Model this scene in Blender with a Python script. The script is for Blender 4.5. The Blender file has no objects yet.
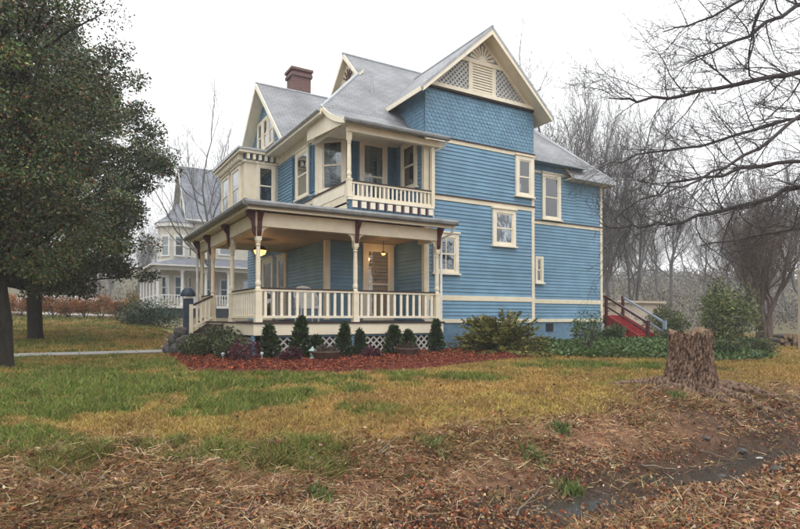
import bpy, math, random
import numpy as np
from mathutils import Vector, Matrix
random.seed(7)
RNG = np.random.default_rng(11)
scene = bpy.context.scene
COL = scene.collection

# ------------------------------------------------------------------ camera
YAW = math.radians(30.6)
PITCH = math.radians(0.8)
cam_data = bpy.data.cameras.new('camera')
cam_data.sensor_width = 36.0
cam_data.lens = 25.6
cam_data.shift_y = 0.057
cam_data.clip_start = 0.05
cam_data.clip_end = 3000
camera = bpy.data.objects.new('camera', cam_data)
camera.location = (0, 0, 1.0)
camera.rotation_euler = (math.radians(90) + PITCH, 0, -YAW)
COL.objects.link(camera)
scene.camera = camera

# ------------------------------------------------------------------ sky, sun, exposure (overcast winter day)
SUN_EL, SUN_AZ = math.radians(62), math.radians(215)      # azimuth clockwise from +y
world = bpy.data.worlds.new('World')
scene.world = world
world.use_nodes = True
wn = world.node_tree
wn.nodes.clear()
w_out = wn.nodes.new('ShaderNodeOutputWorld')
w_bg = wn.nodes.new('ShaderNodeBackground')
w_sky = wn.nodes.new('ShaderNodeTexSky')
w_sky.sky_type = 'NISHITA'
w_sky.sun_disc = False
w_sky.sun_elevation = SUN_EL
w_sky.sun_rotation = SUN_AZ
w_sky.air_density = 1.0
w_sky.dust_density = 6.0
w_hsv = wn.nodes.new('ShaderNodeHueSaturation')
w_hsv.inputs['Saturation'].default_value = 0.12
w_mix = wn.nodes.new('ShaderNodeMixRGB')
w_mix.inputs['Fac'].default_value = 0.72                   # the cloud layer over the blue
w_noise = wn.nodes.new('ShaderNodeTexNoise')
w_noise.inputs['Scale'].default_value = 1.6
w_noise.inputs['Detail'].default_value = 5
w_tc = wn.nodes.new('ShaderNodeTexCoord')
w_ramp = wn.nodes.new('ShaderNodeValToRGB')
w_ramp.color_ramp.elements[0].position = 0.3
w_ramp.color_ramp.elements[0].color = (13.6, 13.7, 14.0, 1)
w_ramp.color_ramp.elements[1].position = 0.75
w_ramp.color_ramp.elements[1].color = (15.6, 15.7, 15.9, 1)
wn.links.new(w_tc.outputs['Generated'], w_noise.inputs['Vector'])
wn.links.new(w_noise.outputs['Fac'], w_ramp.inputs['Fac'])
wn.links.new(w_sky.outputs['Color'], w_hsv.inputs['Color'])
wn.links.new(w_hsv.outputs['Color'], w_mix.inputs['Color1'])
# an overcast sky is brightest overhead and dimmer towards the horizon
w_sep = wn.nodes.new('ShaderNodeSeparateXYZ')
w_map = wn.nodes.new('ShaderNodeMapRange')
w_map.inputs['From Min'].default_value = 0.0
w_map.inputs['From Max'].default_value = 1.0
w_map.inputs['To Min'].default_value = 0.70
w_map.inputs['To Max'].default_value = 1.45
w_scl = wn.nodes.new('ShaderNodeVectorMath')
w_scl.operation = 'SCALE'
wn.links.new(w_tc.outputs['Generated'], w_sep.inputs['Vector'])
wn.links.new(w_sep.outputs['Z'], w_map.inputs['Value'])
wn.links.new(w_ramp.outputs['Color'], w_scl.inputs[0])
wn.links.new(w_map.outputs['Result'], w_scl.inputs['Scale'])
wn.links.new(w_scl.outputs['Vector'], w_mix.inputs['Color2'])
wn.links.new(w_mix.outputs['Color'], w_bg.inputs['Color'])
w_bg.inputs['Strength'].default_value = 0.11
wn.links.new(w_bg.outputs['Background'], w_out.inputs['Surface'])

sun_data = bpy.data.lights.new('sun', 'SUN')
sun_data.energy = 0.6
sun_data.angle = math.radians(30)
sun_data.color = (1.0, 0.97, 0.92)
sun = bpy.data.objects.new('sun', sun_data)
sun_dir = Vector((math.sin(SUN_AZ) * math.cos(SUN_EL), math.cos(SUN_AZ) * math.cos(SUN_EL), math.sin(SUN_EL)))
sun.rotation_euler = sun_dir.to_track_quat('Z', 'Y').to_euler()
sun.location = sun_dir * 60
COL.objects.link(sun)

scene.view_settings.view_transform = 'Standard'
scene.view_settings.look = 'None'
scene.view_settings.gamma = 1.0
scene.view_settings.exposure = 0.48
scene.render.engine = 'CYCLES'
cy = scene.cycles
cy.use_denoising = True
cy.use_adaptive_sampling = True
cy.adaptive_threshold = 0.02
cy.max_bounces = 6
cy.diffuse_bounces = 3
cy.glossy_bounces = 3
cy.transmission_bounces = 4
cy.transparent_max_bounces = 12
cy.volume_bounces = 1
cy.sample_clamp_indirect = 6

# ------------------------------------------------------------------ materials
MATS = {}

def nt_new(name):
    m = bpy.data.materials.new(name)
    m.use_nodes = True
    nt = m.node_tree
    return m, nt, nt.nodes['Principled BSDF']

def set_spec(b, v):
    b.inputs['Specular IOR Level'].default_value = v

def mat(name, col, rough=0.7, var=0.12, scale=6.0, bump=0.0, bscale=40.0, spec=0.3, stretch=(1, 1, 1), metal=0.0, dirt=None):
    """one colour with a mottled variation and a fine relief"""
    m, nt, b = nt_new(name)
    tc = nt.nodes.new('ShaderNodeTexCoord')
    mp = nt.nodes.new('ShaderNodeMapping')
    mp.inputs['Scale'].default_value = stretch
    nt.links.new(tc.outputs['Object'], mp.inputs['Vector'])
    n1 = nt.nodes.new('ShaderNodeTexNoise')
    n1.inputs['Scale'].default_value = scale
    n1.inputs['Detail'].default_value = 8
    n1.inputs['Roughness'].default_value = 0.65
    nt.links.new(mp.outputs['Vector'], n1.inputs['Vector'])
    r = nt.nodes.new('ShaderNodeValToRGB')
    c2 = dirt if dirt else tuple(c * (1 - 2.2 * var) for c in col)
    r.color_ramp.elements[0].position = 0.25
    r.color_ramp.elements[0].color = (*[max(0, c) for c in c2], 1)
    r.color_ramp.elements[1].position = 0.62
    r.color_ramp.elements[1].color = (*[min(1, c * (1 + 0.4 * var)) for c in col], 1)
    nt.links.new(n1.outputs['Fac'], r.inputs['Fac'])
    nt.links.new(r.outputs['Color'], b.inputs['Base Color'])
    b.inputs['Roughness'].default_value = rough
    b.inputs['Metallic'].default_value = metal
    set_spec(b, spec)
    if bump:
        n2 = nt.nodes.new('ShaderNodeTexNoise')
        n2.inputs['Scale'].default_value = bscale
        n2.inputs['Detail'].default_value = 6
        nt.links.new(mp.outputs['Vector'], n2.inputs['Vector'])
        bp = nt.nodes.new('ShaderNodeBump')
        bp.inputs['Strength'].default_value = bump
        bp.inputs['Distance'].default_value = 0.02
        nt.links.new(n2.outputs['Fac'], bp.inputs['Height'])
        nt.links.new(bp.outputs['Normal'], b.inputs['Normal'])
    MATS[name] = m
    return m

def mat_attr(name, rough=0.6, spec=0.3, transl=0.0, var=0.25, nscale=9.0, bump=0.0, bscale=60.0):
    """colour read from the mesh's own colour attribute, with fine noise"""
    m, nt, b = nt_new(name)
    a = nt.nodes.new('ShaderNodeAttribute')
    a.attribute_name = 'Col'
    tc = nt.nodes.new('ShaderNodeTexCoord')
    n1 = nt.nodes.new('ShaderNodeTexNoise')
    n1.inputs['Scale'].default_value = nscale
    n1.inputs['Detail'].default_value = 6
    nt.links.new(tc.outputs['Object'], n1.inputs['Vector'])
    mr = nt.nodes.new('ShaderNodeMapRange')
    mr.inputs['From Min'].default_value = 0.3
    mr.inputs['From Max'].default_value = 0.7
    mr.inputs['To Min'].default_value = 1 - var
    mr.inputs['To Max'].default_value = 1 + var
    nt.links.new(n1.outputs['Fac'], mr.inputs['Value'])
    mx = nt.nodes.new('ShaderNodeVectorMath')
    mx.operation = 'SCALE'
    nt.links.new(a.outputs['Color'], mx.inputs[0])
    nt.links.new(mr.outputs['Result'], mx.inputs['Scale'])
    nt.links.new(mx.outputs['Vector'], b.inputs['Base Color'])
    b.inputs['Roughness'].default_value = rough
    set_spec(b, spec)
    if bump:
        n2 = nt.nodes.new('ShaderNodeTexNoise')
        n2.inputs['Scale'].default_value = bscale
        n2.inputs['Detail'].default_value = 8
        nt.links.new(tc.outputs['Object'], n2.inputs['Vector'])
        bp = nt.nodes.new('ShaderNodeBump')
        bp.inputs['Strength'].default_value = bump
        bp.inputs['Distance'].default_value = 0.03
        nt.links.new(n2.outputs['Fac'], bp.inputs['Height'])
        nt.links.new(bp.outputs['Normal'], b.inputs['Normal'])
    if transl:
        out = nt.nodes['Material Output']
        tr = nt.nodes.new('ShaderNodeBsdfTranslucent')
        nt.links.new(mx.outputs['Vector'], tr.inputs['Color'])
        ms = nt.nodes.new('ShaderNodeMixShader')
        ms.inputs['Fac'].default_value = transl
        nt.links.new(b.outputs['BSDF'], ms.inputs[1])
        nt.links.new(tr.outputs['BSDF'], ms.inputs[2])
        nt.links.new(ms.outputs['Shader'], out.inputs['Surface'])
    MATS[name] = m
    return m

def mat_shingle(name, c1, c2, bw=0.32, bh=0.15):
    m, nt, b = nt_new(name)
    uv = nt.nodes.new('ShaderNodeTexCoord')
    br = nt.nodes.new('ShaderNodeTexBrick')
    br.inputs['Scale'].default_value = 1.0
    br.inputs['Brick Width'].default_value = bw
    br.inputs['Row Height'].default_value = bh
    br.inputs['Mortar Size'].default_value = 0.010
    br.inputs['Mortar Smooth'].default_value = 0.4
    br.inputs['Bias'].default_value = 0.0
    br.inputs['Color1'].default_value = (*c1, 1)
    br.inputs['Color2'].default_value = (*c2, 1)
    br.inputs['Mortar'].default_value = (*[c * 0.42 for c in c1], 1)
    nt.links.new(uv.outputs['UV'], br.inputs['Vector'])
    n1 = nt.nodes.new('ShaderNodeTexNoise')
    n1.inputs['Scale'].default_value = 1.3
    n1.inputs['Detail'].default_value = 7
    nt.links.new(uv.outputs['Object'], n1.inputs['Vector'])
    mr = nt.nodes.new('ShaderNodeMapRange')
    mr.inputs['From Min'].default_value = 0.3
    mr.inputs['From Max'].default_value = 0.7
    mr.inputs['To Min'].default_value = 0.72
    mr.inputs['To Max'].default_value = 1.2
    nt.links.new(n1.outputs['Fac'], mr.inputs['Value'])
    mx = nt.nodes.new('ShaderNodeVectorMath')
    mx.operation = 'SCALE'
    nt.links.new(br.outputs['Color'], mx.inputs[0])
    nt.links.new(mr.outputs['Result'], mx.inputs['Scale'])
    nt.links.new(mx.outputs['Vector'], b.inputs['Base Color'])
    bp = nt.nodes.new('ShaderNodeBump')
    bp.inputs['Strength'].default_value = 0.5
    bp.inputs['Distance'].default_value = 0.01
    bp.invert = True
    nt.links.new(br.outputs['Fac'], bp.inputs['Height'])
    nt.links.new(bp.outputs['Normal'], b.inputs['Normal'])
    b.inputs['Roughness'].default_value = 0.55
    set_spec(b, 0.45)
    MATS[name] = m
    return m

def mat_glass(name, tint, refl):
    m, nt, b = nt_new(name)
    out = nt.nodes['Material Output']
    nt.nodes.remove(b)
    tr = nt.nodes.new('ShaderNodeBsdfTransparent')
    tr.inputs['Color'].default_value = (*tint, 1)
    gl = nt.nodes.new('ShaderNodeBsdfGlossy')
    gl.inputs['Roughness'].default_value = 0.03
    gl.inputs['Color'].default_value = (0.9, 0.93, 0.95, 1)
    tc = nt.nodes.new('ShaderNodeTexCoord')
    n = nt.nodes.new('ShaderNodeTexNoise')
    n.inputs['Scale'].default_value = 2.2
    nt.links.new(tc.outputs['Object'], n.inputs['Vector'])
    bp = nt.nodes.new('ShaderNodeBump')
    bp.inputs['Strength'].default_value = 0.12
    bp.inputs['Distance'].default_value = 0.05
    nt.links.new(n.outputs['Fac'], bp.inputs['Height'])
    nt.links.new(bp.outputs['Normal'], gl.inputs['Normal'])
    fr = nt.nodes.new('ShaderNodeFresnel')
    fr.inputs['IOR'].default_value = 1.5
    ad = nt.nodes.new('ShaderNodeMath')
    ad.operation = 'MULTIPLY_ADD'
    ad.inputs[1].default_value = 1.6
    ad.inputs[2].default_value = refl
    ad.use_clamp = True
    nt.links.new(fr.outputs['Fac'], ad.inputs[0])
    ms = nt.nodes.new('ShaderNodeMixShader')
    nt.links.new(ad.outputs['Value'], ms.inputs['Fac'])
    nt.links.new(tr.outputs['BSDF'], ms.inputs[1])
    nt.links.new(gl.outputs['BSDF'], ms.inputs[2])
    nt.links.new(ms.outputs['Shader'], out.inputs['Surface'])
    MATS[name] = m
    return m

def mat_emit(name, col, strength):
    m, nt, b = nt_new(name)
    b.inputs['Base Color'].default_value = (*col, 1)
    b.inputs['Emission Color'].default_value = (*col, 1)
    b.inputs['Emission Strength'].default_value = strength
    MATS[name] = m
    return m

def mat_brick(name):
    m, nt, b = nt_new(name)
    tc = nt.nodes.new('ShaderNodeTexCoord')
    br = nt.nodes.new('ShaderNodeTexBrick')
    br.inputs['Scale'].default_value = 1
    br.inputs['Brick Width'].default_value = 0.21
    br.inputs['Row Height'].default_value = 0.075
    br.inputs['Mortar Size'].default_value = 0.008
    br.inputs['Color1'].default_value = (0.16, 0.062, 0.052, 1)
    br.inputs['Color2'].default_value = (0.11, 0.05, 0.046, 1)
    br.inputs['Mortar'].default_value = (0.17, 0.15, 0.14, 1)
    nt.links.new(tc.outputs['UV'], br.inputs['Vector'])
    nt.links.new(br.outputs['Color'], b.inputs['Base Color'])
    bp = nt.nodes.new('ShaderNodeBump')
    bp.invert = True
    bp.inputs['Distance'].default_value = 0.01
    nt.links.new(br.outputs['Fac'], bp.inputs['Height'])
    nt.links.new(bp.outputs['Normal'], b.inputs['Normal'])
    b.inputs['Roughness'].default_value = 0.85
    MATS[name] = m
    return m

BLUE = (0.142, 0.262, 0.366)
CREAM = (0.74, 0.66, 0.50)
mat_attr('siding_paint', rough=0.55, spec=0.3, var=0.13, nscale=1.7, bump=0.2, bscale=45)
mat('blue_paint', BLUE, 0.55, 0.08, 2.5, 0.1, 40)
mat('porch_blue', (0.095, 0.20, 0.31), 0.55, 0.08, 2.5, 0.1, 40)
mat('foundation_blue', (0.13, 0.225, 0.315), 0.8, 0.16, 5, 0.4, 25)
mat('cream_paint', CREAM, 0.5, 0.07, 3.0, 0.12, 30)
mat('cream_light', (0.79, 0.72, 0.57), 0.5, 0.06, 4.0, 0.1, 30)
mat('tan_ceiling', (0.44, 0.33, 0.21), 0.6, 0.10, 3, 0.1, 20)
mat('maroon_paint', (0.085, 0.022, 0.022), 0.5, 0.2, 4)
mat('dark_brown', (0.045, 0.026, 0.022), 0.55, 0.2, 5)
mat('shutter_blue', (0.07, 0.15, 0.23), 0.5, 0.1, 5)
mat('old_gutter', (0.20, 0.207, 0.205), 0.5, 0.2, 4, spec=0.4)
mat('gutter_metal', (0.36, 0.38, 0.40), 0.45, 0.15, 5, spec=0.5)
mat('white_metal', (0.72, 0.72, 0.70), 0.45, 0.1, 5)
mat('floor_grey', (0.20, 0.19, 0.175), 0.6, 0.15, 4, 0.2, 30, stretch=(1, 8, 1))
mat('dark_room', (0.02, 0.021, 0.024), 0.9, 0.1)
mat('curtain', (0.42, 0.42, 0.41), 0.9, 0.1, 6)
mat('warm_room', (0.30, 0.16, 0.085), 0.8, 0.3, 2.5)
MATS['warm_room'].node_tree.nodes['Principled BSDF'].inputs['Emission Color'].default_value = (0.62, 0.30, 0.12, 1)
MATS['warm_room'].node_tree.nodes['Principled BSDF'].inputs['Emission Strength'].default_value = 0.22
mat('dark_wood', (0.05, 0.035, 0.028), 0.65, 0.2, 8, 0.2, 30, stretch=(1, 6, 1))
mat('red_paint', (0.27, 0.020, 0.022), 0.6, 0.2, 5, 0.15, 30)
mat('rail_blue', (0.25, 0.31, 0.37), 0.5, 0.1, 5)
mat('navy_paint', (0.028, 0.048, 0.075), 0.5, 0.15, 5)
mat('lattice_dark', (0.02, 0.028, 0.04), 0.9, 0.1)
mat('lattice_blue', (0.16, 0.27, 0.36), 0.7, 0.1, 5)
mat('lattice_white', (0.55, 0.52, 0.47), 0.6, 0.1, 5)
mat('concrete', (0.30, 0.295, 0.28), 0.85, 0.18, 3, 0.4, 30)
mat('stone', (0.085, 0.08, 0.075), 0.8, 0.3, 6, 0.9, 14)
mat('white_stone', (0.40, 0.39, 0.37), 0.85, 0.15, 5, 0.4, 18)
mat('terracotta', (0.10, 0.062, 0.048), 0.8, 0.2, 6, 0.2)
mat('glazed_green', (0.30, 0.42, 0.38), 0.35, 0.15, 6)
mat('wicker', (0.62, 0.60, 0.56), 0.7, 0.15, 30, 0.5, 60)
mat('pale_siding', (0.46, 0.43, 0.36), 0.65, 0.1, 2)
mat('pale_trim', (0.56, 0.55, 0.52), 0.6, 0.08, 3)
mat('car_white', (0.75, 0.76, 0.77), 0.25, 0.03, 2, spec=0.5)
mat('rubber', (0.02, 0.02, 0.02), 0.8, 0.1)
mat('pole_tan', (0.38, 0.33, 0.26), 0.8, 0.2, 4, 0.4, 20, stretch=(1, 1, 0.2))
mat('beige_wall', (0.42, 0.35, 0.27), 0.8, 0.1, 2)
mat('cut_wood', (0.24, 0.16, 0.095), 0.8, 0.3, 12)
mat_shingle('roof_slate', (0.180, 0.186, 0.197), (0.225, 0.232, 0.243))
mat_shingle('roof_far', (0.11, 0.12, 0.145), (0.15, 0.16, 0.185), 0.5, 0.3)
mat_glass('glass', (0.75, 0.8, 0.82), 0.08)
mat_brick('brick')
mat_emit('lamp_glow', (1.0, 0.50, 0.13), 2.2)
mat_emit('small_glow', (1.0, 0.45, 0.15), 1.3)
mat_attr('leaf', rough=0.42, spec=0.4, transl=0.15, var=0.2, nscale=3)
mat_attr('needle', rough=0.6, spec=0.25, transl=0.1, var=0.2, nscale=4)
mat_attr('dead_leaf', rough=0.75, spec=0.2, transl=0.12, var=0.25, nscale=25)
mat_attr('grass_blade', rough=0.65, spec=0.2, transl=0.2, var=0.2, nscale=2)
mat_attr('soil', rough=0.92, spec=0.15, var=0.35, nscale=7, bump=0.7, bscale=28)
mat_attr('chip', rough=0.85, spec=0.15, var=0.3, nscale=12)
mat('twig', (0.17, 0.13, 0.10), 0.85, 0.25, 8)
mat('bark_dark', (0.030, 0.025, 0.020), 0.95, 0.36, 14, 1.0, 16, stretch=(1, 1, 0.3))
mat('bark_grey', (0.085, 0.075, 0.068), 0.95, 0.3, 9, 0.8, 12, stretch=(1, 1, 0.25))
mat('bark_limb', (0.068, 0.061, 0.060), 0.95, 0.3, 9, 0.6, 14)
mat('bark_myrtle', (0.13, 0.10, 0.08), 0.9, 0.3, 4, 0.4, 12, stretch=(1, 1, 0.2))
mat('bark_far', (0.105, 0.10, 0.098), 0.95, 0.2, 5)
# ------------------------------------------------------------------ mesh tools
class Frame:
    """wall frame: a along the wall, b up, c out of the wall"""
    def __init__(self, o, u, n, w=(0, 0, 1)):
        self.o, self.u, self.n, self.w = Vector(o), Vector(u).normalized(), Vector(n).normalized(), Vector(w)
    def p(self, a, b, c):
        return self.o + self.u * a + self.w * b + self.n * c

class MB:
    def __init__(self):
        self.v, self.f, self.m, self.c = [], [], [], []
        self.tone = None
    def _add(self, vs, fs, mi=0):
        k = len(self.v)
        self.v += [tuple(p) for p in vs]
        self.f += [tuple(i + k for i in f) for f in fs]
        self.m += [mi] * len(fs)
        if self.tone is not None:
            self.c += [self.tone] * len(vs)
        return self
    HEX = [(0, 3, 2, 1), (4, 5, 6, 7), (0, 1, 5, 4), (1, 2, 6, 5), (2, 3, 7, 6), (3, 0, 4, 7)]
    def box(self, x0, x1, y0, y1, z0, z1, mi=0):
        return self._add([(x0, y0, z0), (x1, y0, z0), (x1, y1, z0), (x0, y1, z0), (x0, y0, z1), (x1, y0, z1), (x1, y1, z1), (x0, y1, z1)], self.HEX, mi)
    def fbox(self, F, a0, a1, b0, b1, c0, c1, mi=0):
        return self._add([F.p(a0, b0, c1), F.p(a1, b0, c1), F.p(a1, b0, c0), F.p(a0, b0, c0), F.p(a0, b1, c1), F.p(a1, b1, c1), F.p(a1, b1, c0), F.p(a0, b1, c0)], self.HEX, mi)
    def beam(self, p0, p1, w, h, up=(0, 0, 1), mi=0):
        p0, p1, up = Vector(p0), Vector(p1), Vector(up)
        d = (p1 - p0).normalized()
        s = d.cross(up).normalized() * (w / 2)
        t = s.cross(d).normalized() * (h / 2)
        return self._add([p0 - s - t, p0 + s - t, p1 + s - t, p1 - s - t, p0 - s + t, p0 + s + t, p1 + s + t, p1 - s + t], self.HEX, mi)
    def prism(self, poly, d, mi=0, mi_side=None):
        """poly: the top outline; d: extrusion vector"""
        n = len(poly)
        d = Vector(d)
        vs = [Vector(p) for p in poly] + [Vector(p) + d for p in poly]
        mi_side = mi if mi_side is None else mi_side
        self._add(vs, [tuple(range(n))], mi)
        k = len(self.v) - 2 * n
        fs = [tuple(reversed(range(n, 2 * n)))] + [(i, (i + 1) % n + 0, (i + 1) % n + n, i + n) for i in range(n)]
        self.f += [tuple(i + k for i in f) for f in fs]
        self.m += [mi_side] * len(fs)
        return self
    def tube(self, pts, rad, sides=8, cap=True):
        pts = [Vector(p) for p in pts]
        k = len(self.v)
        n = len(pts)
        ref = Vector((0.31, 0.17, 0.93))
        for i, p in enumerate(pts):
            d = (pts[min(i + 1, n - 1)] - pts[max(i - 1, 0)])
            d = d.normalized() if d.length > 1e-9 else Vector((0, 0, 1))
            a = d.cross(ref)
            if a.length < 0.05:
                a = d.cross(Vector((1, 0, 0)))
            a.normalize()
            b = d.cross(a)
            r = rad[i] if hasattr(rad, '__len__') else rad
            for j in range(sides):
                t = 2 * math.pi * j / sides
                self.v.append(tuple(p + a * (r * math.cos(t)) + b * (r * math.sin(t))))
                if self.tone is not None:
                    self.c.append(self.tone)
        nf = 0
        for i in range(n - 1):
            for j in range(sides):
                j2 = (j + 1) % sides
                self.f.append((k + i * sides + j, k + i * sides + j2, k + (i + 1) * sides + j2, k + (i + 1) * sides + j))
                nf += 1
        if cap:
            self.f.append(tuple(k + j for j in reversed(range(sides))))
            self.f.append(tuple(k + (n - 1) * sides + j for j in range(sides)))
            nf += 2
        self.m += [0] * nf
        return self
    def lathe(self, prof, c=(0, 0, 0), sides=12):
        """prof: [(radius, z)]"""
        k = len(self.v)
        for r, z in prof:
            for j in range(sides):
                t = 2 * math.pi * j / sides
                self.v.append((c[0] + r * math.cos(t), c[1] + r * math.sin(t), c[2] + z))
        n = len(prof)
        nf = 0
        for i in range(n - 1):
            for j in range(sides):
                j2 = (j + 1) % sides
                self.f.append((k + i * sides + j, k + i * sides + j2, k + (i + 1) * sides + j2, k + (i + 1) * sides + j))
                nf += 1
        self.f.append(tuple(k + j for j in reversed(range(sides))))
        self.f.append(tuple(k + (n - 1) * sides + j for j in range(sides)))
        self.m += [0] * (nf + 2)
        return self
    def mesh(self, name, mats, smooth=False, uv=False):
        me = bpy.data.meshes.new(name)
        me.from_pydata(self.v, [], self.f)
        mats = mats if isinstance(mats, (list, tuple)) else [mats]
        for m in mats:
            me.materials.append(MATS[m])
        if len(mats) > 1:
            me.polygons.foreach_set('material_index', self.m)
        if smooth:
            me.polygons.foreach_set('use_smooth', [True] * len(self.f))
        if self.c:
            a = me.color_attributes.new('Col', 'FLOAT_COLOR', 'POINT')
            a.data.foreach_set('color', [x for c in self.c for x in (c[0], c[1], c[2], 1.0)])
        if uv:
            lay = me.uv_layers.new(name='UVMap')
            for p in me.polygons:
                n = p.normal
                t = Vector((0, 0, 1)).cross(n)
                t = t.normalized() if t.length > 0.02 else Vector((1, 0, 0))
                s = n.cross(t)
                for li in p.loop_indices:
                    q = me.vertices[me.loops[li].vertex_index].co
                    lay.data[li].uv = (q.dot(t), q.dot(s))
        me.update()
        return me
    def build(self, name, mats, parent=None, smooth=False, uv=False, loc=None):
        return link(name, self.mesh(name, mats, smooth, uv), parent, loc)

WORLD = {}

def link(name, me, parent=None, loc=None, rotz=0.0, local=False):
    o = bpy.data.objects.new(name, me)
    COL.objects.link(o)
    M = Matrix.Identity(4)
    if loc is not None:
        o.location = loc
        o.rotation_euler = (0, 0, rotz)
        M = Matrix.Translation(Vector(loc)) @ Matrix.Rotation(rotz, 4, 'Z')
    if parent is not None:
        o.parent = parent
        if not local:
            o.matrix_parent_inverse = WORLD[parent.name].inverted()
    WORLD[o.name] = M
    return o

def tag(o, label=None, cat=None, group=None, kind=None):
    if label: o['label'] = label
    if cat: o['category'] = cat
    if group: o['group'] = group
    if kind: o['kind'] = kind
    return o

def thing(name, label, cat, loc=(0, 0, 0), group=None, rotz=0.0):
    o = link(name, None, None, loc, rotz)
    o.empty_display_size = 0.2
    return tag(o, label, cat, group)

def copy_tree(o, parent=None):
    c = o.copy()
    COL.objects.link(c)
    if parent is not None:
        c.parent = parent
    for ch in [x for x in bpy.data.objects if x.parent == o]:
        copy_tree(ch, c)
    return c

def fast_mesh(name, verts, faces, cols, matname):
    """verts (n,3), faces (m,k) all of one size, cols (n,3)"""
    verts = np.asarray(verts, dtype=np.float32)
    faces = np.asarray(faces, dtype=np.int32)
    me = bpy.data.meshes.new(name)
    me.vertices.add(len(verts))
    me.vertices.foreach_set('co', verts.ravel())
    m, k = faces.shape
    me.loops.add(m * k)
    me.loops.foreach_set('vertex_index', faces.ravel())
    me.polygons.add(m)
    me.polygons.foreach_set('loop_start', np.arange(0, m * k, k, dtype=np.int32))
    me.update(calc_edges=True)
    if cols is not None:
        a = me.color_attributes.new('Col', 'FLOAT_COLOR', 'POINT')
        c4 = np.ones((len(verts), 4), dtype=np.float32)
        c4[:, :3] = cols
        a.data.foreach_set('color', c4.ravel())
    me.materials.append(MATS[matname])
    return me

def unit(a):
    return a / np.maximum(np.linalg.norm(a, axis=1, keepdims=True), 1e-9)

def leaf_mesh(name, C, D, L, W, cols, matname, rng=RNG, fold=0.25, roll=None):
    """diamond leaves: C base points, D axis directions, L lengths, W widths"""
    n = len(C)
    D = unit(D)
    R = rng.normal(size=(n, 3)) if roll is None else roll + rng.normal(scale=0.35, size=(n, 3))
    S = unit(np.cross(D, R))
    N = np.cross(S, D)
    L = np.broadcast_to(L, (n,))[:, None]
    W = np.broadcast_to(W, (n,))[:, None]
    mid = C + D * L * 0.45 + N * L * fold * 0.3
    V = np.empty((n, 4, 3), dtype=np.float32)
    V[:, 0] = C
    V[:, 1] = mid + S * W * 0.5
    V[:, 2] = C + D * L - N * L * fold * 0.2
    V[:, 3] = mid - S * W * 0.5
    F = np.arange(n * 4).reshape(n, 4)
    c = np.repeat(cols, 4, axis=0)
    return fast_mesh(name, V.reshape(-1, 3), F, c, matname)

def pick_cols(n, palette, weights, jitter, rng=RNG):
    pal = np.array(palette)
    w = np.array(weights, dtype=float)
    idx = rng.choice(len(pal), size=n, p=w / w.sum())
    k = np.exp(rng.normal(scale=jitter, size=(n, 1)))
    h = np.exp(rng.normal(scale=jitter * 0.3, size=(n, 3)))
    return np.clip(pal[idx] * k * h, 0.001, 0.95)

# value noise on the plane
_PERM = np.random.default_rng(5).random((256, 256))
def vnoise(x, y):
    xi, yi = np.floor(x).astype(int), np.floor(y).astype(int)
    fx, fy = x - xi, y - yi
    fx, fy = fx * fx * (3 - 2 * fx), fy * fy * (3 - 2 * fy)
    g = lambda i, j: _PERM[i & 255, j & 255]
    return (g(xi, yi) * (1 - fx) + g(xi + 1, yi) * fx) * (1 - fy) + (g(xi, yi + 1) * (1 - fx) + g(xi + 1, yi + 1) * fx) * fy
def fbm(x, y, s=1.0, oct=4, off=0.0):
    x, y = np.asarray(x, float) * s + off, np.asarray(y, float) * s + off * 1.7
    t, a, tot = 0, 1.0, 0
    for _ in range(oct):
        t = t + a * vnoise(x, y)
        tot += a
        x, y, a = x * 2.03 + 17.3, y * 2.03 + 9.1, a * 0.5
    return t / tot
def sstep(a, b, x):
    t = np.clip((x - a) / (b - a), 0, 1)
    return t * t * (3 - 2 * t)

# ------------------------------------------------------------------ terrain
PY = [-400, 2.4, 3.2, 3.7, 4.1, 4.45, 4.8, 5.2, 5.8, 6.5, 7.5, 10, 13, 18, 26, 50, 100, 400]
PZ = [-0.62, -0.62, -0.72, -0.92, -1.06, -1.05, -0.88, -0.68, -0.48, -0.34, -0.26, -0.12, 0, 0.02, 0.30, 1.15, 2.2, 5.0]
def terrain(x, y):
    x, y = np.asarray(x, float), np.asarray(y, float)
    sh = 0.95 * np.exp(-((x - 9.2) / 2.2) ** 2) * sstep(4.3, 5.5, y) * (1 - sstep(8, 11, y))
    wob = 0.35 * (fbm(x, 0 * y, 0.22, 3, 3.0) - 0.5) * sstep(2, 4, y) * (1 - sstep(7, 10, y))
    yy = y + sh + wob
    z = (np.interp(yy - 0.15, PY, PZ) + np.interp(yy, PY, PZ) + np.interp(yy + 0.15, PY, PZ)) / 3
    shallow = 1 - sstep(2.8, 5.4, x)
    z = np.maximum(z, z * (1 - shallow) + shallow * np.maximum(z, -0.80 + 0.06 * (y - 4.3)))
    bank = sstep(2.5, 4, y) * (1 - sstep(6.2, 8, y))
    z = z + (fbm(x, y, 0.9, 4, 1.0) - 0.5) * (0.05 + 0.22 * bank)
    z = z + (fbm(x, y, 4.5, 3, 6.0) - 0.5) * (0.02 + 0.09 * bank)
    z = z + 10.0 * sstep(65, 160, x * SY + y * CY_)          # wooded rise beyond the houses
    return z
def tz(x, y):
    return float(terrain(np.array([x]), np.array([y]))[0])

SY, CY_ = math.sin(YAW), math.cos(YAW)
def at(u, v=None, d=None):
    """a spot on the ground by photo column and either row or distance (used for measuring the place out)"""
    t = (u - 400.0) / 569.0
    if d is None:
        ds = np.arange(3.0, 90.0, 0.02)
        hit = 1 - (v - 318) / 569.0 * ds <= terrain(ds * (SY + CY_ * t), ds * (CY_ - SY * t))
        d = float(ds[np.argmax(hit)]) if hit.any() else 90.0
    x, y = d * (SY + CY_ * t), d * (CY_ - SY * t)
    return x, y, tz(x, y)
def zat(v, d):
    return 1 + (318 - v) / 569.0 * d
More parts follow.
